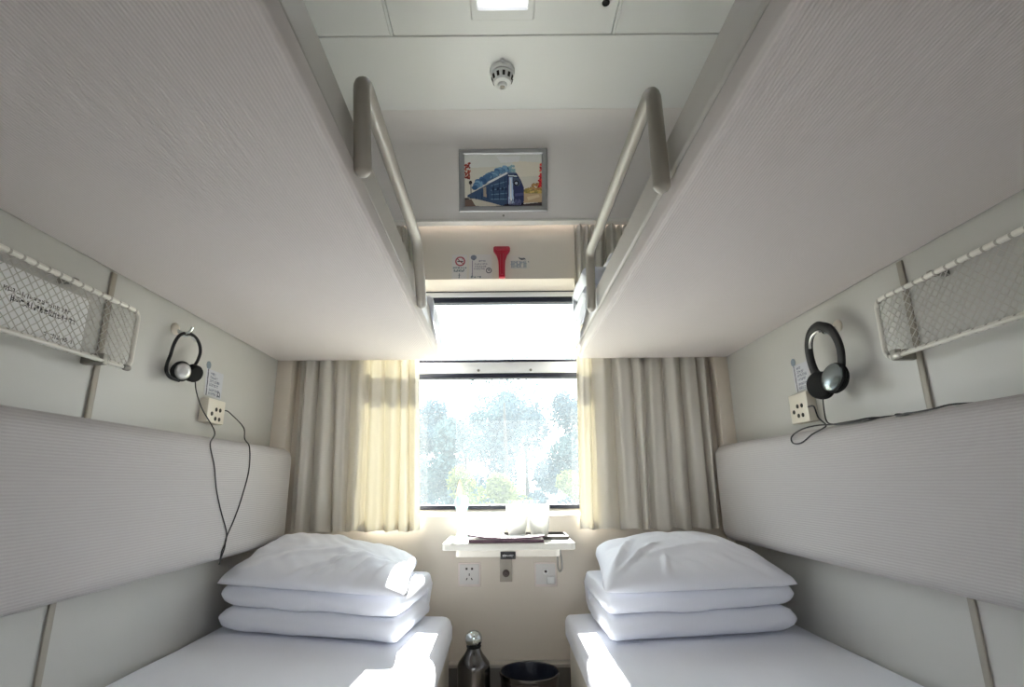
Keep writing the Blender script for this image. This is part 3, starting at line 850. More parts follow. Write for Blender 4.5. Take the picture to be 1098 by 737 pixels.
def ear_cup(parent, c, axis, r, shell, name='ear_cup', foam=True, squash=1.0, ring=1.07):
    """shell faces +axis, foam pad faces -axis"""
    q = Vector((0, 0, 1)).rotation_difference(Vector(axis).normalized()).to_matrix().to_4x4()
    Tm = Matrix.Translation(c) @ q @ Matrix.Diagonal((squash, 1, 1, 1))
    e = obj(name, lathe(BM(), [(0, .004), (r * .98, .004), (r, .007), (r * .97, .012), (r * .80, .0175), (r * .5, .0205), (0, .0215)], 36, Tm), shell, parent)
    obj('housing', lathe(BM(), [(0, -.004), (r * .98, -.004), (r * ring, 0), (r * ring, .005), (r * .99, .0085), (0, .0085)], 36, Tm), M['black'], e)
    if foam: obj('ear_pad', lathe(BM(), [(0, -.016), (r * .6, -.018), (r * .9, -.016), (r * 1.03, -.010), (r * .98, -.004), (0, -.004)], 36, Tm), M['foam'], e)
    return e

# left: slim neckband headphones
hp = thing('headphones', 'slim black headphones with silver ear discs hanging on the left wall', 'headphones', (-.94, 1.53, 1.39))
X = -.936
band = [(1.525, 1.247), (1.490, 1.249), (1.472, 1.262), (1.471, 1.284), (1.480, 1.312), (1.486, 1.346), (1.500, 1.375), (1.528, 1.391), (1.562, 1.391), (1.587, 1.376), (1.598, 1.352), (1.592, 1.325), (1.580, 1.302), (1.568, 1.284), (1.566, 1.268)]
pth = smooth_path([(X - .008 * math.sin(i * .45), y, z) for i, (y, z) in enumerate(band)], 6)
obj('headband', tube(BM(), pth, .0048, 10), M['black'], hp)
obj('clip', tube(BM(), [(X - .001, 1.556, 1.392), (X, 1.568, 1.389), (X, 1.579, 1.384)], .0062, 10), M['silver'], hp)
ear_cup(hp, (-.934, 1.523, 1.274), (1, -.45, -.1), .0245, M['silver'], ring=1.22)
ear_cup(hp, (-.934, 1.584, 1.281), (-1, .28, .35), .0255, M['silver'])
cab = [(-.925, 1.588, 1.256), (-.92, 1.592, 1.225), (-.91, 1.620, 1.175), (-.875, 1.640, 1.110), (-0.853, 1.583, 1.068), (-0.852, 1.619, 1.007), (-0.851, 1.646, 0.939), (-0.852, 1.689, 0.877), (-0.852, 1.736, 0.817), (-0.852, 1.743, 0.786), (-0.852, 1.724, 0.756), (-0.853, 1.721, 0.720)]
obj('cable', tube(BM(), smooth_path(cab, 6), .0019, 6), M['cable'], hp)
cab = [(-.934, 1.800, 1.196), (-.925, 1.815, 1.190), (-.89, 1.850, 1.145), (-0.853, 1.792, 1.100), (-0.852, 1.831, 1.074), (-0.852, 1.844, 0.998), (-0.852, 1.813, 0.908), (-0.852, 1.778, 0.844), (-0.852, 1.744, 0.797), (-0.850, 1.735, 0.767), (-0.852, 1.726, 0.742), (-0.853, 1.718, 0.720)]
o = obj('plug_cable', tube(BM(), smooth_path(cab, 6), .0019, 6), M['cable'], hp)

# right: larger over-ear headphones
hp = thing('headphones', 'large black headphones with a chrome ear cup hanging on the right wall', 'headphones', (.935, 1.51, 1.375))
X = .934
band = [(1.534, 1.240), (1.556, 1.262), (1.566, 1.305), (1.562, 1.345), (1.541, 1.375), (1.504, 1.386), (1.474, 1.377), (1.448, 1.363), (1.429, 1.336), (1.420, 1.299), (1.427, 1.262), (1.444, 1.235)]
pth = smooth_path([(X - .006 * math.sin(i * .28), y, z) for i, (y, z) in enumerate(band)], 6)
obj('headband', tube(BM(), pth, .0150, 12, flat=.55), M['black'], hp)
sl = smooth_path([(X - .013, 1.543, 1.330), (X - .013, 1.538, 1.347), (X - .014, 1.522, 1.362), (X - .014, 1.500, 1.368), (X - .014, 1.482, 1.366)], 5)
obj('headband_highlight', tube(BM(), sl, .0040, 8), M['silver'], hp)  # silver tube stands in for the highlight inside the band
ear_cup(hp, (.925, 1.524, 1.216), (1, .45, .1), .038, M['black'])
ear_cup(hp, (.917, 1.444, 1.222), (-1, -.15, .25), .038, M['earchrome'], squash=1.05)
cab = [(.925, 1.524, 1.192), (.918, 1.518, 1.150), (.906, 1.495, 1.110), (.892, 1.445, 1.096), (.886, 1.400, 1.092), (.885, 1.340, 1.0905), (.888, 1.295, 1.0905), (.915, 1.270, 1.0955), (.955, 1.255, 1.0955)]
obj('cable', tube(BM(), smooth_path(cab, 6), .0021, 6), M['cable'], hp)
cab = [(.944, 1.640, 1.170), (.935, 1.620, 1.168), (.915, 1.560, 1.160), (.905, 1.530, 1.125), (.893, 1.480, 1.099), (.878, 1.470, 1.088), (.866, 1.505, 1.075), (.8635, 1.560, 1.056), (.8635, 1.606, 1.058), (.866, 1.612, 1.078), (.880, 1.575, 1.096), (.893, 1.520, 1.101), (.890, 1.450, 1.096), (.885, 1.400, 1.0945), (.888, 1.345, 1.0945), (.90, 1.305, 1.0965), (.945, 1.285, 1.0955)]
obj('plug_cable', tube(BM(), smooth_path(cab, 6), .0021, 6), M['cable'], hp)
cab = [(.955, 1.235, 1.0955), (.905, 1.222, 1.0955), (.885, 1.200, 1.0895), (.883, 1.176, 1.0890), (.884, 1.152, 1.0895), (.884, 1.1245, 1.0895), (.886, 1.095, 1.0905), (.900, 1.062, 1.0950), (.950, 1.045, 1.0955)]
o = obj('loose_cable', tube(BM(), smooth_path(cab, 6), [.0018 + .0012 * math.exp(-((i - 20) / 3.) ** 2) for i in range(49)], 6), M['cable'], hp)

# audio socket panels
def audio_socket(side, y0, y1, z0, z1):
    s = -1 if side == 'left' else 1
    w = XL if s < 0 else XR; d = -s; f = w + d * .030
    t = thing('audio_socket', 'cream audio socket box on the %s wall beside the headphones' % side, 'socket', (w, (y0 + y1) / 2, z0), 'audio socket boxes')
    x0, x1 = sorted((w, f))
    obj('case', box(BM(), x0, x1, y0, y1, z0, z1, .004), M['panel'], t)
    cy, cz = (y0 + y1) / 2, (z0 + z1) / 2 - .006
    q = Matrix.Rotation(R(90 if s < 0 else -90), 4, 'Y')
    for dy, dz in ((-.030, -.004), (-.004, .012), (.022, .012), (-.004, -.018), (.022, -.018)):
        obj('jack', lathe(BM(), [(0, 0), (.0068, 0), (.0065, .0015), (0, .0015)], 16, Matrix.Translation((f, cy - s * dy * .95, cz + dz)) @ q), M['hole'], t)
    return t
audio_socket('left', 1.705, 1.812, 1.148, 1.226); audio_socket('right', 1.655, 1.762, 1.128, 1.222)
# plug in the right panel
# stickers above the panels
def audio_sticker(side, ya, yb, z0, z1, seed):
    """ya = edge on the picture's left"""
    s = -1 if side == 'left' else 1
    w = XL if s < 0 else XR
    rnd = random.Random(seed)
    ink = lin((92, 96, 118)); dark = lin((40, 42, 60)); bgc = lin((196, 198, 204))
    cv = Canvas(80, 76, bgc)
    for r, n in ((.10, 4), (.24, 6), (.38, 8), (.52, 7), (.70, 8), (.84, 6)):
        cv.scribble(.24, r, .24 + n * .075, r + .09, n, ink, rnd)
    cv.line(.09, .02, .13, .98, .05, dark)
    cv.ell(.84, .84, .085, .10, dark, .62); cv.rect(.755, .86, .80, .96, dark); cv.rect(.885, .86, .93, .96, dark)
    t = thing('audio_sticker', 'small printed audio label on the %s wall above the socket box' % side, 'sticker', (w, (ya + yb) / 2, z0), 'audio labels')
    d = -s; x = w + d * .0012
    x0, x1 = sorted((w, w + d * .001))
    obj('backing', box(BM(), x0, x1, min(ya, yb), max(ya, yb), z0, z1), M['paperwhite'], t, smooth=False)
    lo = Vector(t.location)
    printed('print', cv, Vector((x, ya, z1)) - lo, (0, yb - ya, 0), (0, 0, z0 - z1), t)
    # the round microphone head printed above the label's corner
    yy = ya + (yb - ya) * .08
    q = Matrix.Translation((w, yy, z1 + .012)) @ Matrix.Rotation(R(90 if s < 0 else -90), 4, 'Y')
    obj('microphone_mark', lathe(BM(), [(0, 0), (.013, 0), (.013, .0012), (0, .0014)], 20, q), M['mic'], t)
M['mic'] = mat('blue_grey_ink', (.20, .25, .30), .6)
audio_sticker('left', 1.720, 1.828, 1.238, 1.326, 4)
audio_sticker('right', 1.760, 1.668, 1.234, 1.322, 9)

# ------------------------------------------------------------------ net racks
def net_rack(side):
    s = -1 if side == 'left' else 1
    w = XL if s < 0 else XR; d = -s
    x = w + d * .040
    y0, y1, z0, z1 = .30, (1.305 if s < 0 else 1.272), 1.236, 1.384
    t = thing('net_rack', ('cream net rack folded against the left wall, holding a white notice' if s < 0 else 'empty cream net rack folded against the right wall'), 'rack', (w, .9, z0), 'net racks')
    pts = [(x, a, b) for a, b in rrect(y0, y1, z0, z1, (.02, .022, .022, .02), 6)]
    obj('rack_frame', tube(BM(), pts, .0060, 10, closed=True), M['rackwrap'], t)
    # lower support rod with end knob
    ry = 1.275 if s < 0 else 1.215
    obj('support_rod', tube(BM(), [(x + d * .010, y0, z0 - .004), (x + d * .010, ry - .02, z0 - .004), (x + d * .010, ry, z0 - .004)], .0042, 10), M['rack'], t)
    # diamond net
    bm = BM(); py, pz = .0205, .0180
    ny, nz_ = int((y1 - y0 - .008) / py), int((z1 - z0 - .008) / pz)
    py, pz = (y1 - y0 - .006) / ny, (z1 - z0 - .006) / nz_
    G = {}
    def vert(a, b):   # half steps
        k = (a, b)
        if k not in G:
            yy, zz = y0 + .003 + a * py / 2, z0 + .003 + b * pz / 2
            G[k] = bm.verts.new((x + .0015 * math.sin(a * 1.7 + b), yy + .0012 * nz((yy, zz, 0), 60), zz + .0012 * nz((zz, yy, 3), 60)))
        return G[k]
    for a in range(0, 2 * ny + 1):
        for b in range(0, 2 * nz_ + 1):
            if (a + b) % 2: 
                c = [(a - 1, b), (a, b - 1), (a + 1, b), (a, b + 1)]
                c = [q for q in c if 0 <= q[0] <= 2 * ny and 0 <= q[1] <= 2 * nz_]
                if len(c) >= 3: bm.faces.new([vert(*q) for q in c])
    o = obj('net', bm, M['net'], t, smooth=False)
    wf = o.modifiers.new('cord', 'WIREFRAME'); wf.thickness = .0027; wf.use_boundary = True; wf.use_even_offset = False
    # brackets to the wall
    for (by, bz) in ((1.205 if s < 0 else 1.232, z0), (.62, z0)):
        xa, xb = sorted((w, x + d * .014))
        obj('bracket', box(BM(), xa, xb, by - .010, by + .010, bz - .012, bz + .014, .004), M['rackmetal'], t)
    for (by, bz) in ((1.095, z1), (.62, z1)):
        xa, xb = sorted((w, x + d * .003))
        obj('clip', box(BM(), xa, xb, by - .007, by + .007, bz - .003, bz + .010, .003), M['rackmetal'], t)
    xa = x + d * .012
    obj('rod_end', lathe(BM(), [(0, -.012), (.006, -.012), (.0075, -.008), (.0075, .004), (.005, .008), (0, .008)], 14, Matrix.Translation((xa, ry, z0 - .004)) @ Matrix.Rotation(R(90), 4, 'X')), M['rackmetal'] if s < 0 else M['steel'], t)
net_rack('left'); net_rack('right')
# white notice behind the left net
rnd = random.Random(12)
cv = Canvas(260, 60, lin((240, 240, 240)))
cv.scribble(.67, .34, .93, .41, 17, lin((104, 102, 100)), rnd)
cv.scribble(.70, .46, .86, .56, 9, lin((62, 62, 62)), rnd); cv.scribble(.86, .48, .96, .56, 6, lin((92, 92, 92)), rnd)
cv.scribble(.84, .86, .97, .93, 5, lin((110, 110, 110)), rnd)
nt_ = thing('notice', 'white paper notice with dark print lying behind the left rack net', 'notice', (-.945, .85, 1.245))
bm = BM(); box(bm, -.9475, -.9460, .53, 1.162, 1.246, 1.366); obj('paper', bm, M['paperwhite'], nt_, smooth=False)
printed('print', cv, (-.0008, .531 - .85, .1195), (0, .630, 0), (0, 0, -.118), nt_)

# ------------------------------------------------------------------ end wall: emergency hammer and stickers
hx, hz = .008, 1.873
outl = [(-.0135, 0), (.0135, 0), (.0145, .004), (.0150, .060), (.0165, .085), (.024, .112), (.0385, .134), (.0395, .150), (.034, .157), (-.034, .157), (-.0395, .150), (-.0385, .134), (-.024, .112), (-.0165, .085), (-.0150, .060), (-.0145, .004)]
hm = thing('emergency_hammer', 'red emergency hammer in its holder above the window', 'hammer', (hx, YN, hz))
obj('holder', prism(BM(), [(hx + a, hz + b) for a, b in outl], YN - .022, YN, 'xz'), M['red'], hm, bevel=.004)
obj('handle', tube(BM(), [(hx, YN - .024, hz + .012), (hx, YN - .026, hz + .06), (hx, YN - .026, hz + .115)], .0075, 12), M['red'], hm)
obj('head', box(BM(), hx - .027, hx + .027, YN - .034, YN - .0215, hz + .133, hz + .149, .005, 3), M['red'], hm)

wallc = lin((172, 164, 152))
def flat_sticker(name, label, cv, x0, x1, z0, z1):
    t = thing(name, label, 'sticker', (x0, YN, z0))
    obj('backing', box(BM(), x0, x1, YN - .0009, YN, z0, z1), M['film'], t, smooth=False)
    printed('print', cv, (0, -.0011, z1 - z0), (x1 - x0, 0, 0), (0, 0, z0 - z1), t)
M['film'] = mat('clear_sticker_film', (.66, .61, .55), .4)
rnd = random.Random(2); bgc = lin((210, 204, 200)); ink = lin((84, 100, 108))
cv = Canvas(62, 108, bgc)
cv.ell(.55, .27, .34, .20, lin((166, 74, 84)), .72)
cv.rect(.36, .25, .74, .30, lin((74, 60, 66))); cv.line(.33, .15, .78, .39, .035, lin((150, 70, 78)))
cv.line(.66, .22, .70, .16, .015, lin((90, 80, 84)))
cv.scribble(.04, .50, .98, .57, 9, ink, rnd); cv.scribble(.14, .61, .86, .70, 7, ink, rnd)
cv.line(.50, .78, .48, .96, .03, ink); cv.line(.44, .84, .56, .84, .02, ink)
flat_sticker('no_smoking_sign', 'round no smoking sign above the window, leftmost sticker beside the hammer', cv, -.226, -.156, 1.873, 1.995)
cv = Canvas(92, 106, bgc); gi = lin((130, 126, 138))
cv.ell(.20, .12, .13, .10, lin((120, 124, 136))); cv.poly([(.10, .16), (.30, .16), (.24, .24), (.16, .24)], lin((110, 112, 124)))
cv.line(.15, .26, .14, .90, .03, gi)
for r, a, b, n in ((.24, .42, .74, 5), (.36, .24, .80, 7), (.46, .24, .76, 8), (.56, .20, .70, 8)): cv.scribble(a, r, b, r + .06, n, gi, rnd)
cv.scribble(.06, .88, .30, .96, 3, ink, rnd); cv.scribble(.36, .88, .54, .96, 3, ink, rnd)
cv.ell(.86, .66, .125, .115, lin((60, 62, 80)), .72); cv.poly([(.82, .60), (.90, .60), (.86, .72)], lin((60, 62, 80)))
flat_sticker('instruction_label', 'pale instruction label with small lines of print, between no smoking sign and hammer', cv, -.146, -.038, 1.873, 1.996)
cv = Canvas(86, 58, lin((208, 201, 192)))
cv.poly([(.42, .10), (.56, .18), (.72, .16), (.82, .28), (.58, .34), (.48, .26)], lin((84, 88, 92)))
for a, b in ((.05, .25), (.27, .46), (.48, .64), (.66, .84)):
    cv.scribble(a, .46, b, .86, 2, lin((146, 152, 158)), rnd)
cv.line(.04, .42, .82, .40, .03, lin((140, 146, 152))); cv.line(.04, .92, .82, .92, .03, lin((150, 156, 164)))
cv.line(.92, .44, .94, .50, .05, lin((90, 95, 100)))
flat_sticker('warning_label', 'small grey pictogram label on the end wall right of the red hammer', cv, .046, .140, 1.922, 1.988)

# ------------------------------------------------------------------ framed train picture on the sloped cove panel
pc = thing('framed_picture', 'silver framed picture of a blue train on the panel above the window', 'picture', (.0175, 2.2435, 2.170))
pc.rotation_euler = (R(16.6), 0, 0)
W, H, fw = .408, .288, .026
def local(name, bm, m, **k):
    bmesh.ops.recalc_face_normals(bm, faces=bm.faces)
    o = obj(name, bm, m, **k); o.parent = pc; return o
bm = BM()
def frame_ring(x, z, y): return [bm.verts.new(p) for p in ((-x, y, z), (x, y, z), (x, y, H - z), (-x, y, H - z))]
rings = [frame_ring(W / 2, 0, 0), frame_ring(W / 2, 0, -.010), frame_ring(W / 2 - .004, .004, -.014), frame_ring(W / 2 - fw + .006, fw - .006, -.014), frame_ring(W / 2 - fw, fw, -.008), frame_ring(W / 2 - fw, fw, 0)]
for A, B in zip(rings, rings[1:] + rings[:1]):
    for i in range(4): bm.faces.new((A[i], A[(i + 1) % 4], B[(i + 1) % 4], B[i]))
M['frame'] = mat('silver_picture_frame', (.40, .40, .41), .4, metal=.6)
local('frame', bm, M['frame'], smooth=False)
cv = Canvas(200, 134, lin((186, 182, 172)))
def px(x, y): return ((x - 155) / 665., (y - 135) / 445.)
def PG(pts, c): cv.poly([px(*p) for p in pts], lin(c))
PG([(155, 135), (820, 135), (820, 230), (155, 250)], (192, 192, 188)); PG([(560, 190), (820, 210), (820, 320), (600, 330)], (196, 190, 178))
PG([(430, 150), (640, 150), (620, 200), (470, 210)], (204, 204, 204))
rnd = random.Random(21)
# drifting blue smoke over the roof
for k in range(60):
    t = k / 59; x = 520 - 270 * t; y = 268 + 135 * t ** 1.3
    c = rnd.choice([(62, 92, 128), (84, 118, 150), (48, 76, 112), (110, 142, 168)])
    a, b = px(x + rnd.uniform(-12, 12), y + rnd.uniform(-24, 18)); cv.ell(a, b, .030 + .02 * rnd.random(), .045, lin(c))
for k in range(14):
    a, b = px(rnd.uniform(540, 585), rnd.uniform(230, 285)); cv.ell(a, b, .014, .022, lin((120, 150, 160)))
# far foliage and ground
for k in range(90):
    a, b = px(rnd.uniform(665, 820), rnd.uniform(430, 475)); cv.ell(a, b, .018, .02, lin(rnd.choice([(170, 146, 84), (142, 124, 70), (186, 160, 96), (120, 110, 70)])))
for k in range(40):
    a, b = px(rnd.uniform(720, 820), rnd.uniform(385, 440)); cv.ell(a, b, .014, .018, lin(rnd.choice([(150, 110, 70), (130, 96, 70), (160, 130, 80)])))
PG([(660, 470), (820, 470), (820, 545), (660, 550)], (168, 146, 118)); PG([(690, 500), (790, 480), (800, 500), (700, 530)], (186, 170, 140))
PG([(155, 505), (300, 500), (560, 570), (820, 545), (820, 580), (155, 580)], (58, 52, 54))
PG([(190, 508), (250, 512), (480, 572), (330, 580), (250, 572)], (178, 172, 160)); PG([(155, 520), (215, 515), (250, 575), (155, 580)], (96, 78, 70))
# carriages running away to the left
PG([(180, 482), (300, 420), (520, 300), (545, 300), (545, 566), (470, 572), (330, 530), (180, 498)], (52, 70, 98))
PG([(340, 380), (370, 352), (525, 282), (600, 292), (606, 312), (520, 306), (380, 372)], (84, 104, 128))
PG([(350, 372), (520, 286), (528, 300), (374, 380)], (206, 214, 216))
for k in range(4): PG([(380, 400 + 38 * k), (540, 358 + 52 * k), (540, 364 + 52 * k), (380, 406 + 38 * k)], (96, 124, 150))
for x in (250, 300, 350, 400, 450, 500): PG([(x, 560 - 240 * (x - 180) / 360 - 20), (x + 9, 560 - 240 * (x - 180) / 360 - 22), (x + 9, 520), (x, 516)], (34, 48, 74))
PG([(316, 420), (340, 408), (344, 500), (318, 492)], (140, 128, 116))
for x in (390, 430, 470, 505): PG([(x, 420), (x + 22, 414), (x + 22, 440), (x, 444)], (30, 42, 64))
# nose of the locomotive
PG([(520, 300), (606, 300), (640, 360), (664, 420), (662, 540), (640, 572), (480, 572), (516, 560)], (46, 52, 84))
PG([(538, 330), (566, 330), (580, 566), (530, 566)], (160, 178, 204)); PG([(546, 340), (556, 340), (560, 560), (548, 560)], (214, 222, 232))
PG([(570, 332), (622, 338), (640, 384), (618, 408), (574, 400)], (66, 76, 96))
a, b = px(600, 382); cv.ell(a, b, .034, .052, lin((24, 26, 36))); cv.ell(a, b, .018, .028, lin((150, 156, 168)))
PG([(588, 470), (662, 462), (660, 486), (588, 494)], (70, 74, 112)); PG([(500, 560), (664, 548), (650, 576), (490, 578)], (28, 28, 40))
PG([(530, 312), (604, 318), (606, 328), (530, 322)], (190, 204, 212))
for k in range(12): cv.line(*px(540 + 9 * k, 520 + (k % 3) * 6), *px(538 + 9 * k, 566), .012, lin((88, 92, 128)))
# red leaves and the lamp post
for k in range(40):
    a, b = px(rnd.uniform(155, 205) - 0, rnd.uniform(205, 340)); cv.ell(a, b, .012, .02, lin(rnd.choice([(140, 62, 54), (112, 48, 46), (160, 90, 74)])))
for k in range(44):
    y = rnd.uniform(220, 420); a, b = px(820 - rnd.uniform(0, 12 + (y - 220) * .12), y); cv.ell(a, b, .012, .018, lin(rnd.choice([(186, 46, 50), (150, 36, 44), (196, 76, 66)])))
a, b = px(208, 374); cv.ell(a, b, .022, .036, lin((46, 42, 44))); cv.line(*px(210, 380), *px(212, 480), .014, lin((70, 70, 78)))
cv.a = np.clip(cv.a * 1.6, 0, .92)
pr = printed('train_print', cv, (-W / 2 + fw - .002, -.0075, H - fw + .002), (W - 2 * fw + .004, 0, 0), (0, 0, -(H - 2 * fw + .004)), pc, M['gloss_print'])
bm = BM(); box(bm, -W / 2 + .01, W / 2 - .01, -.0065, 0, .01, H - .01); local('backing', bm, M['paperwhite'], smooth=False)
bm = lathe(BM(), [(0, 0), (.0055, 0), (.005, .003), (0, .0035)], 14, Matrix.Translation((.0175, 2.2520, 2.156)) @ Matrix.Rotation(R(107), 4, 'X'))
tag(obj('panel_screw', bm, M['rackmetal']), 'small dark screw in the panel just below the framed picture', 'screw')

# ------------------------------------------------------------------ ceiling fittings
sd = thing('smoke_detector', 'white round smoke detector on the ceiling', 'smoke detector', (.015, 1.785, ZC))
T = Matrix.Translation((.015, 1.785, ZC)) @ Matrix.Diagonal((1, 1, -1, 1))
obj('base', lathe(BM(), [(0, 0), (.046, 0), (.0500, .004), (.0500, .018), (.047, .024), (.044, .025), (0, .025)], 40, T), M['lampframe'], sd)
obj('chamber', lathe(BM(), [(0, .025), (.0425, .025), (.0435, .030), (.0425, .036), (.0365, .058), (.033, .066), (.022, .070), (0, .071)], 40, T), M['lampframe'], sd)
for k in range(11):
    a = 2 * math.pi * (k + .5) / 11
    q = Matrix.Translation((.015, 1.785, ZC)) @ Matrix.Rotation(a, 4, 'Z') @ Matrix.Translation((.0398, 0, -.047)) @ Matrix.Rotation(R(15), 4, 'Y')
    bm = box(BM(), -.0022, .0022, -.0050, .0050, -.0095, .0095, .001); bmesh.ops.transform(bm, matrix=q, verts=bm.verts)
    obj('slot', bm, M['hole'], sd)
obj('tip', lathe(BM(), [(0, .070), (.019, .070), (.020, .075), (.0165, .082), (.012, .084), (.0105, .080), (0, .079)], 30, T), M['lampframe'], sd)
obj('tip_grille', lathe(BM(), [(0, .0795), (.0095, .0795), (.0085, .083), (0, .0845)], 20, T), M['strip'], sd)
obj('indicator', lathe(BM(), [(0, 0), (.006, 0), (.0065, .006), (.004, .010), (0, .011)], 14, Matrix.Translation((.015, 1.730, ZC)) @ Matrix.Diagonal((1, 1, -1, 1))), M['lampframe'], sd)

cl = thing('ceiling_light', 'white rectangular ceiling lamp with glowing diffuser', 'lamp', (.016, 1.27, ZC))
bm = BM()
o4 = rrect(-.096, .128, 1.00, 1.540, (.006,) * 4, 3); i4 = rrect(-.068, .100, 1.03, 1.492, (.006,) * 4, 3); n = len(o4)
q = [[bm.verts.new((x, y, ZC)) for x, y in o4], [bm.verts.new((x, y, ZC - .010)) for x, y in o4], [bm.verts.new((x, y, ZC - .014)) for x, y in rrect(-.090, .122, 1.006, 1.534, (.006,) * 4, 3)],
     [bm.verts.new((x, y, ZC - .014)) for x, y in rrect(-.072, .104, 1.026, 1.496, (.006,) * 4, 3)], [bm.verts.new((x, y, ZC - .004)) for x, y in i4], [bm.verts.new((x, y, ZC)) for x, y in i4]]
for A, B in zip(q, q[1:] + q[:1]):
    for i in range(n): bm.faces.new((A[i], A[(i + 1) % n], B[(i + 1) % n], B[i]))
obj('frame', bm, M['lampframe'], cl, smooth=False)
bm = BM()
grid(bm, 14, 14, lambda u, v: Vector((-.068 + .168 * u, 1.03 + .462 * v, ZC - .002 - .016 * (1 - (2 * u - 1) ** 2) ** .6 * (1 - (2 * v - 1) ** 8))))
obj('diffuser', bm, M['lens'], cl)
tag(obj('ceiling_plug', lathe(BM(), [(0, 0), (.013, 0), (.013, .004), (.009, .006), (.008, .003), (0, .003)], 20, Matrix.Translation((.372, 1.480, ZC)) @ Matrix.Diagonal((1, 1, -1, 1))), M['black']),
    'small round dark plug in the ceiling right of the lamp', 'plug')

# ------------------------------------------------------------------ outside
gz = -1.1
tag(obj('trackside_ground', box(BM(), -40, 40, 3.0, 60, gz - .2, gz), M['ground']), 'dry pale ground outside below the trees', 'ground')
def blob_leaves(bm, centers, n, size, rnd):
    for k in range(n):
        c, r = rnd.choice(centers)
        d = Vector((rnd.gauss(0, 1), rnd.gauss(0, 1), rnd.gauss(0, 1))).normalized() * (r * rnd.random() ** .4)
        p = Vector(c) + d
        a = Vector((rnd.gauss(0, 1), rnd.gauss(0, 1), rnd.gauss(0, 1))).normalized(); b = a.orthogonal().normalized()
        s = size * (.6 + .8 * rnd.random())
        bm.faces.new([bm.verts.new(p + a * s), bm.verts.new(p + b * s * .5), bm.verts.new(p - a * s), bm.verts.new(p - b * s * .5)])
def tree(x, y, h, w, n, size, m, label, seed, group, low=.0, kind='tree'):
    rnd = random.Random(seed)
    t = thing('bush' if kind == 'bush' else 'tree', label, kind, (x, y, gz), group)
    cs = []
    for k in range(9 if kind == 'bush' else 16):
        f = rnd.random()
        zz = gz + h * (low + (1 - low) * f)
        sp = w * (.35 + .65 * math.sin(math.pi * (.15 + .75 * f)))
        cs.append(((x + rnd.uniform(-1, 1) * sp * .6, y + rnd.uniform(-1, 1) * sp * .6, zz), w * rnd.uniform(.22, .42)))
    bm = BM(); blob_leaves(bm, cs, n, size, rnd)
    o = obj('foliage', bm, m, t, smooth=False)
    for k in range(3 if kind == 'bush' else 1):
        bx = x + (k - 1) * .15 * (kind == 'bush')
        top = Vector(cs[k][0]) if kind == 'bush' else Vector((x + .1, y, gz + h * .85))
        p0 = Vector((bx, y, gz)); mid = p0.lerp(top, .5) + Vector((.06 * w, 0, 0))
        pth = smooth_path([p0, mid, top], 6); nn = len(pth)
        obj('stem' if kind == 'bush' else 'trunk', tube(BM(), pth, [(.03 if kind == 'bush' else .07) * (1 - .8 * i / nn) for i in range(nn)], 8), M['bark'], t)
L1 = leaf_mat('yellow_green_leaves', (.125, .15, .05), .35); L2 = leaf_mat('haze_blue_leaves', (.052, .088, .108), .25); L3 = leaf_mat('grey_green_leaves', (.065, .105, .108), .25)  # far leaf colours shifted to blue to stand in for distance haze
for i, (x, y, h, w) in enumerate([(-1.75, 6.4, 2.16, .75), (-.72, 7.2, 2.20, .7), (.12, 6.4, 2.08, .62), (.86, 7.3, 2.22, .7), (1.75, 6.5, 2.14, .75)]):
    pos = ['leftmost of the near row', 'second from left in the near row', 'in the middle of the near row', 'second from right in the near row', 'rightmost of the near row'][i]
    tree(x, y, h, w, 3600, .034, L1, 'yellow green bush outside the window, %s' % pos, 30 + i, 'bushes outside the window', kind='bush')
far = [(-3.3, 9.8, 3.1, 1.15, L3), (-1.95, 10.2, 3.3, 1.15, L2), (-.75, 9.8, 3.05, 1.05, L3), (.35, 10.2, 3.35, 1.05, L2), (1.5, 9.8, 3.05, 1.1, L3), (2.8, 10.2, 3.3, 1.15, L2)]
words = ['leftmost', 'second from left', 'third from left', 'third from right', 'second from right', 'rightmost']
back = [(-5.2, 17.5, 4.5, 1.4, L2), (-2.6, 18.0, 4.7, 1.4, L2), (-.1, 17.5, 5.0, 1.5, L2), (2.4, 18.0, 4.7, 1.4, L2), (5.0, 17.5, 4.5, 1.4, L2)]
bwords = ['leftmost', 'second from left', 'in the middle', 'second from right', 'rightmost']
for i, (x, y, h, w, m) in enumerate(back):
    tree(x, y, h, w, 7000, .075, m, 'pale hazy tree in the farthest row outside the window, %s' % bwords[i], 90 + i, 'farthest trees outside the window', low=.08)
for i, (x, y, h, w, m) in enumerate(far):
    tree(x, y, h, w, 7500, .052, m, 'haze blue tree in the middle row outside the window, %s' % words[i], 60 + i, 'trees outside the window', low=.08)
# a taller thin tree whose branches show against the sky
tree(-.05, 9.2, 4.0, 1.15, 1500, .045, L3, 'tall thin tree outside the window reaching up against the sky', 77, None, low=.35)

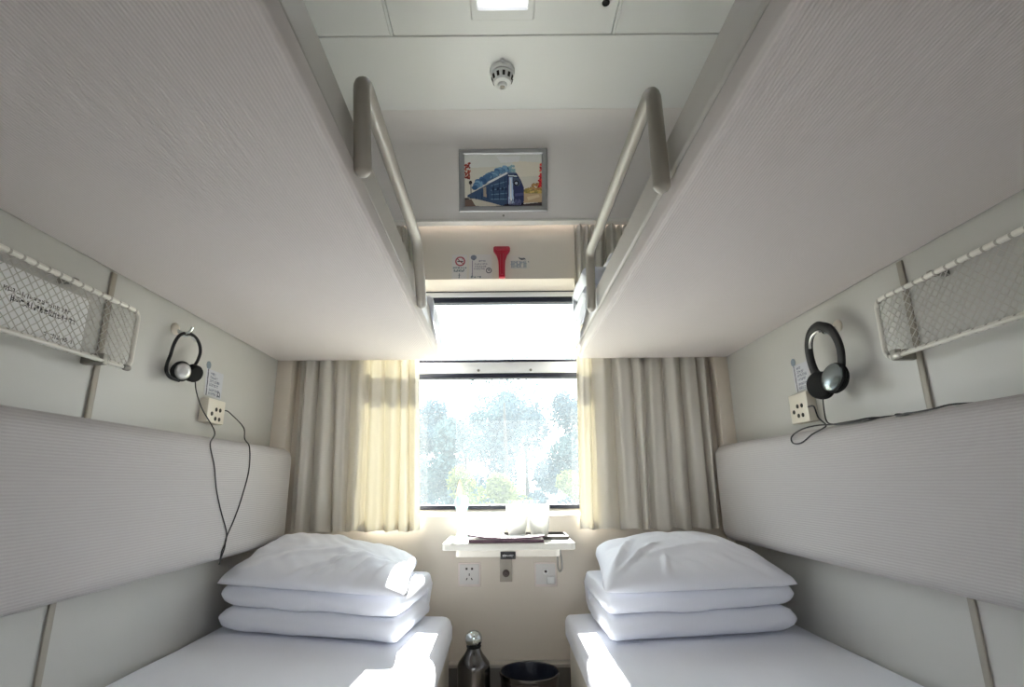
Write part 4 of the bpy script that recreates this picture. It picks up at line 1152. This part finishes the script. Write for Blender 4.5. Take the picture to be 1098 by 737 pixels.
# ------------------------------------------------------------------ light
w = bpy.data.worlds.new('sky'); S.world = w; w.use_nodes = True
nt = w.node_tree; bg = nt.nodes['Background']
tc = nt.nodes.new('ShaderNodeTexCoord'); sp = nt.nodes.new('ShaderNodeSeparateXYZ'); cr_ = nt.nodes.new('ShaderNodeValToRGB')
mr = nt.nodes.new('ShaderNodeMapRange'); mr.inputs['From Min'].default_value = -1; mr.inputs['From Max'].default_value = 1
nt.links.new(tc.outputs['Generated'], sp.inputs[0]); nt.links.new(sp.outputs['Z'], mr.inputs['Value']); nt.links.new(mr.outputs[0], cr_.inputs[0])
cr_.color_ramp.elements[0].color = (.12, .115, .10, 1); cr_.color_ramp.elements[1].color = (.80, .90, 1.0, 1)
e_ = cr_.color_ramp.elements.new(.485); e_.color = (.14, .135, .12, 1)
e_ = cr_.color_ramp.elements.new(.515); e_.color = (.95, .96, .97, 1)
nt.links.new(cr_.outputs[0], bg.inputs[0]); bg.inputs[1].default_value = 4.1
sun = bpy.data.lights.new('sun', 'SUN'); sun.energy = 42; sun.angle = R(.6); sun.color = (1, .96, .91)
so = bpy.data.objects.new('sun', sun); COL.objects.link(so)
so.rotation_euler = Vector((-.025, -1, -1.0)).to_track_quat('-Z', 'Y').to_euler()

# ------------------------------------------------------------------ camera
F_PX = 572.0
cam = bpy.data.cameras.new('camera'); co = bpy.data.objects.new('camera', cam); COL.objects.link(co)
cam.sensor_fit = 'HORIZONTAL'; cam.sensor_width = 36; cam.lens = 36 * F_PX / 1098
cam.shift_x = 12 / 1098; cam.clip_start = .02; cam.clip_end = 300
pitch = math.atan(150 / F_PX)
co.location = (0, 0, .95)
co.rotation_euler = (Matrix.Rotation(math.pi / 2 + pitch, 4, 'X') @ Matrix.Rotation(R(-.5), 4, 'Z')).to_euler()
S.camera = co

S.view_settings.view_transform = 'Standard'; S.view_settings.look = 'None'
S.view_settings.exposure = .30; S.view_settings.gamma = 1; S.view_settings.use_curve_mapping = False
S.cycles.use_denoising = True
S.cycles.max_bounces = 12; S.cycles.diffuse_bounces = 8; S.cycles.transparent_max_bounces = 16
S.cycles.sample_clamp_indirect = 8
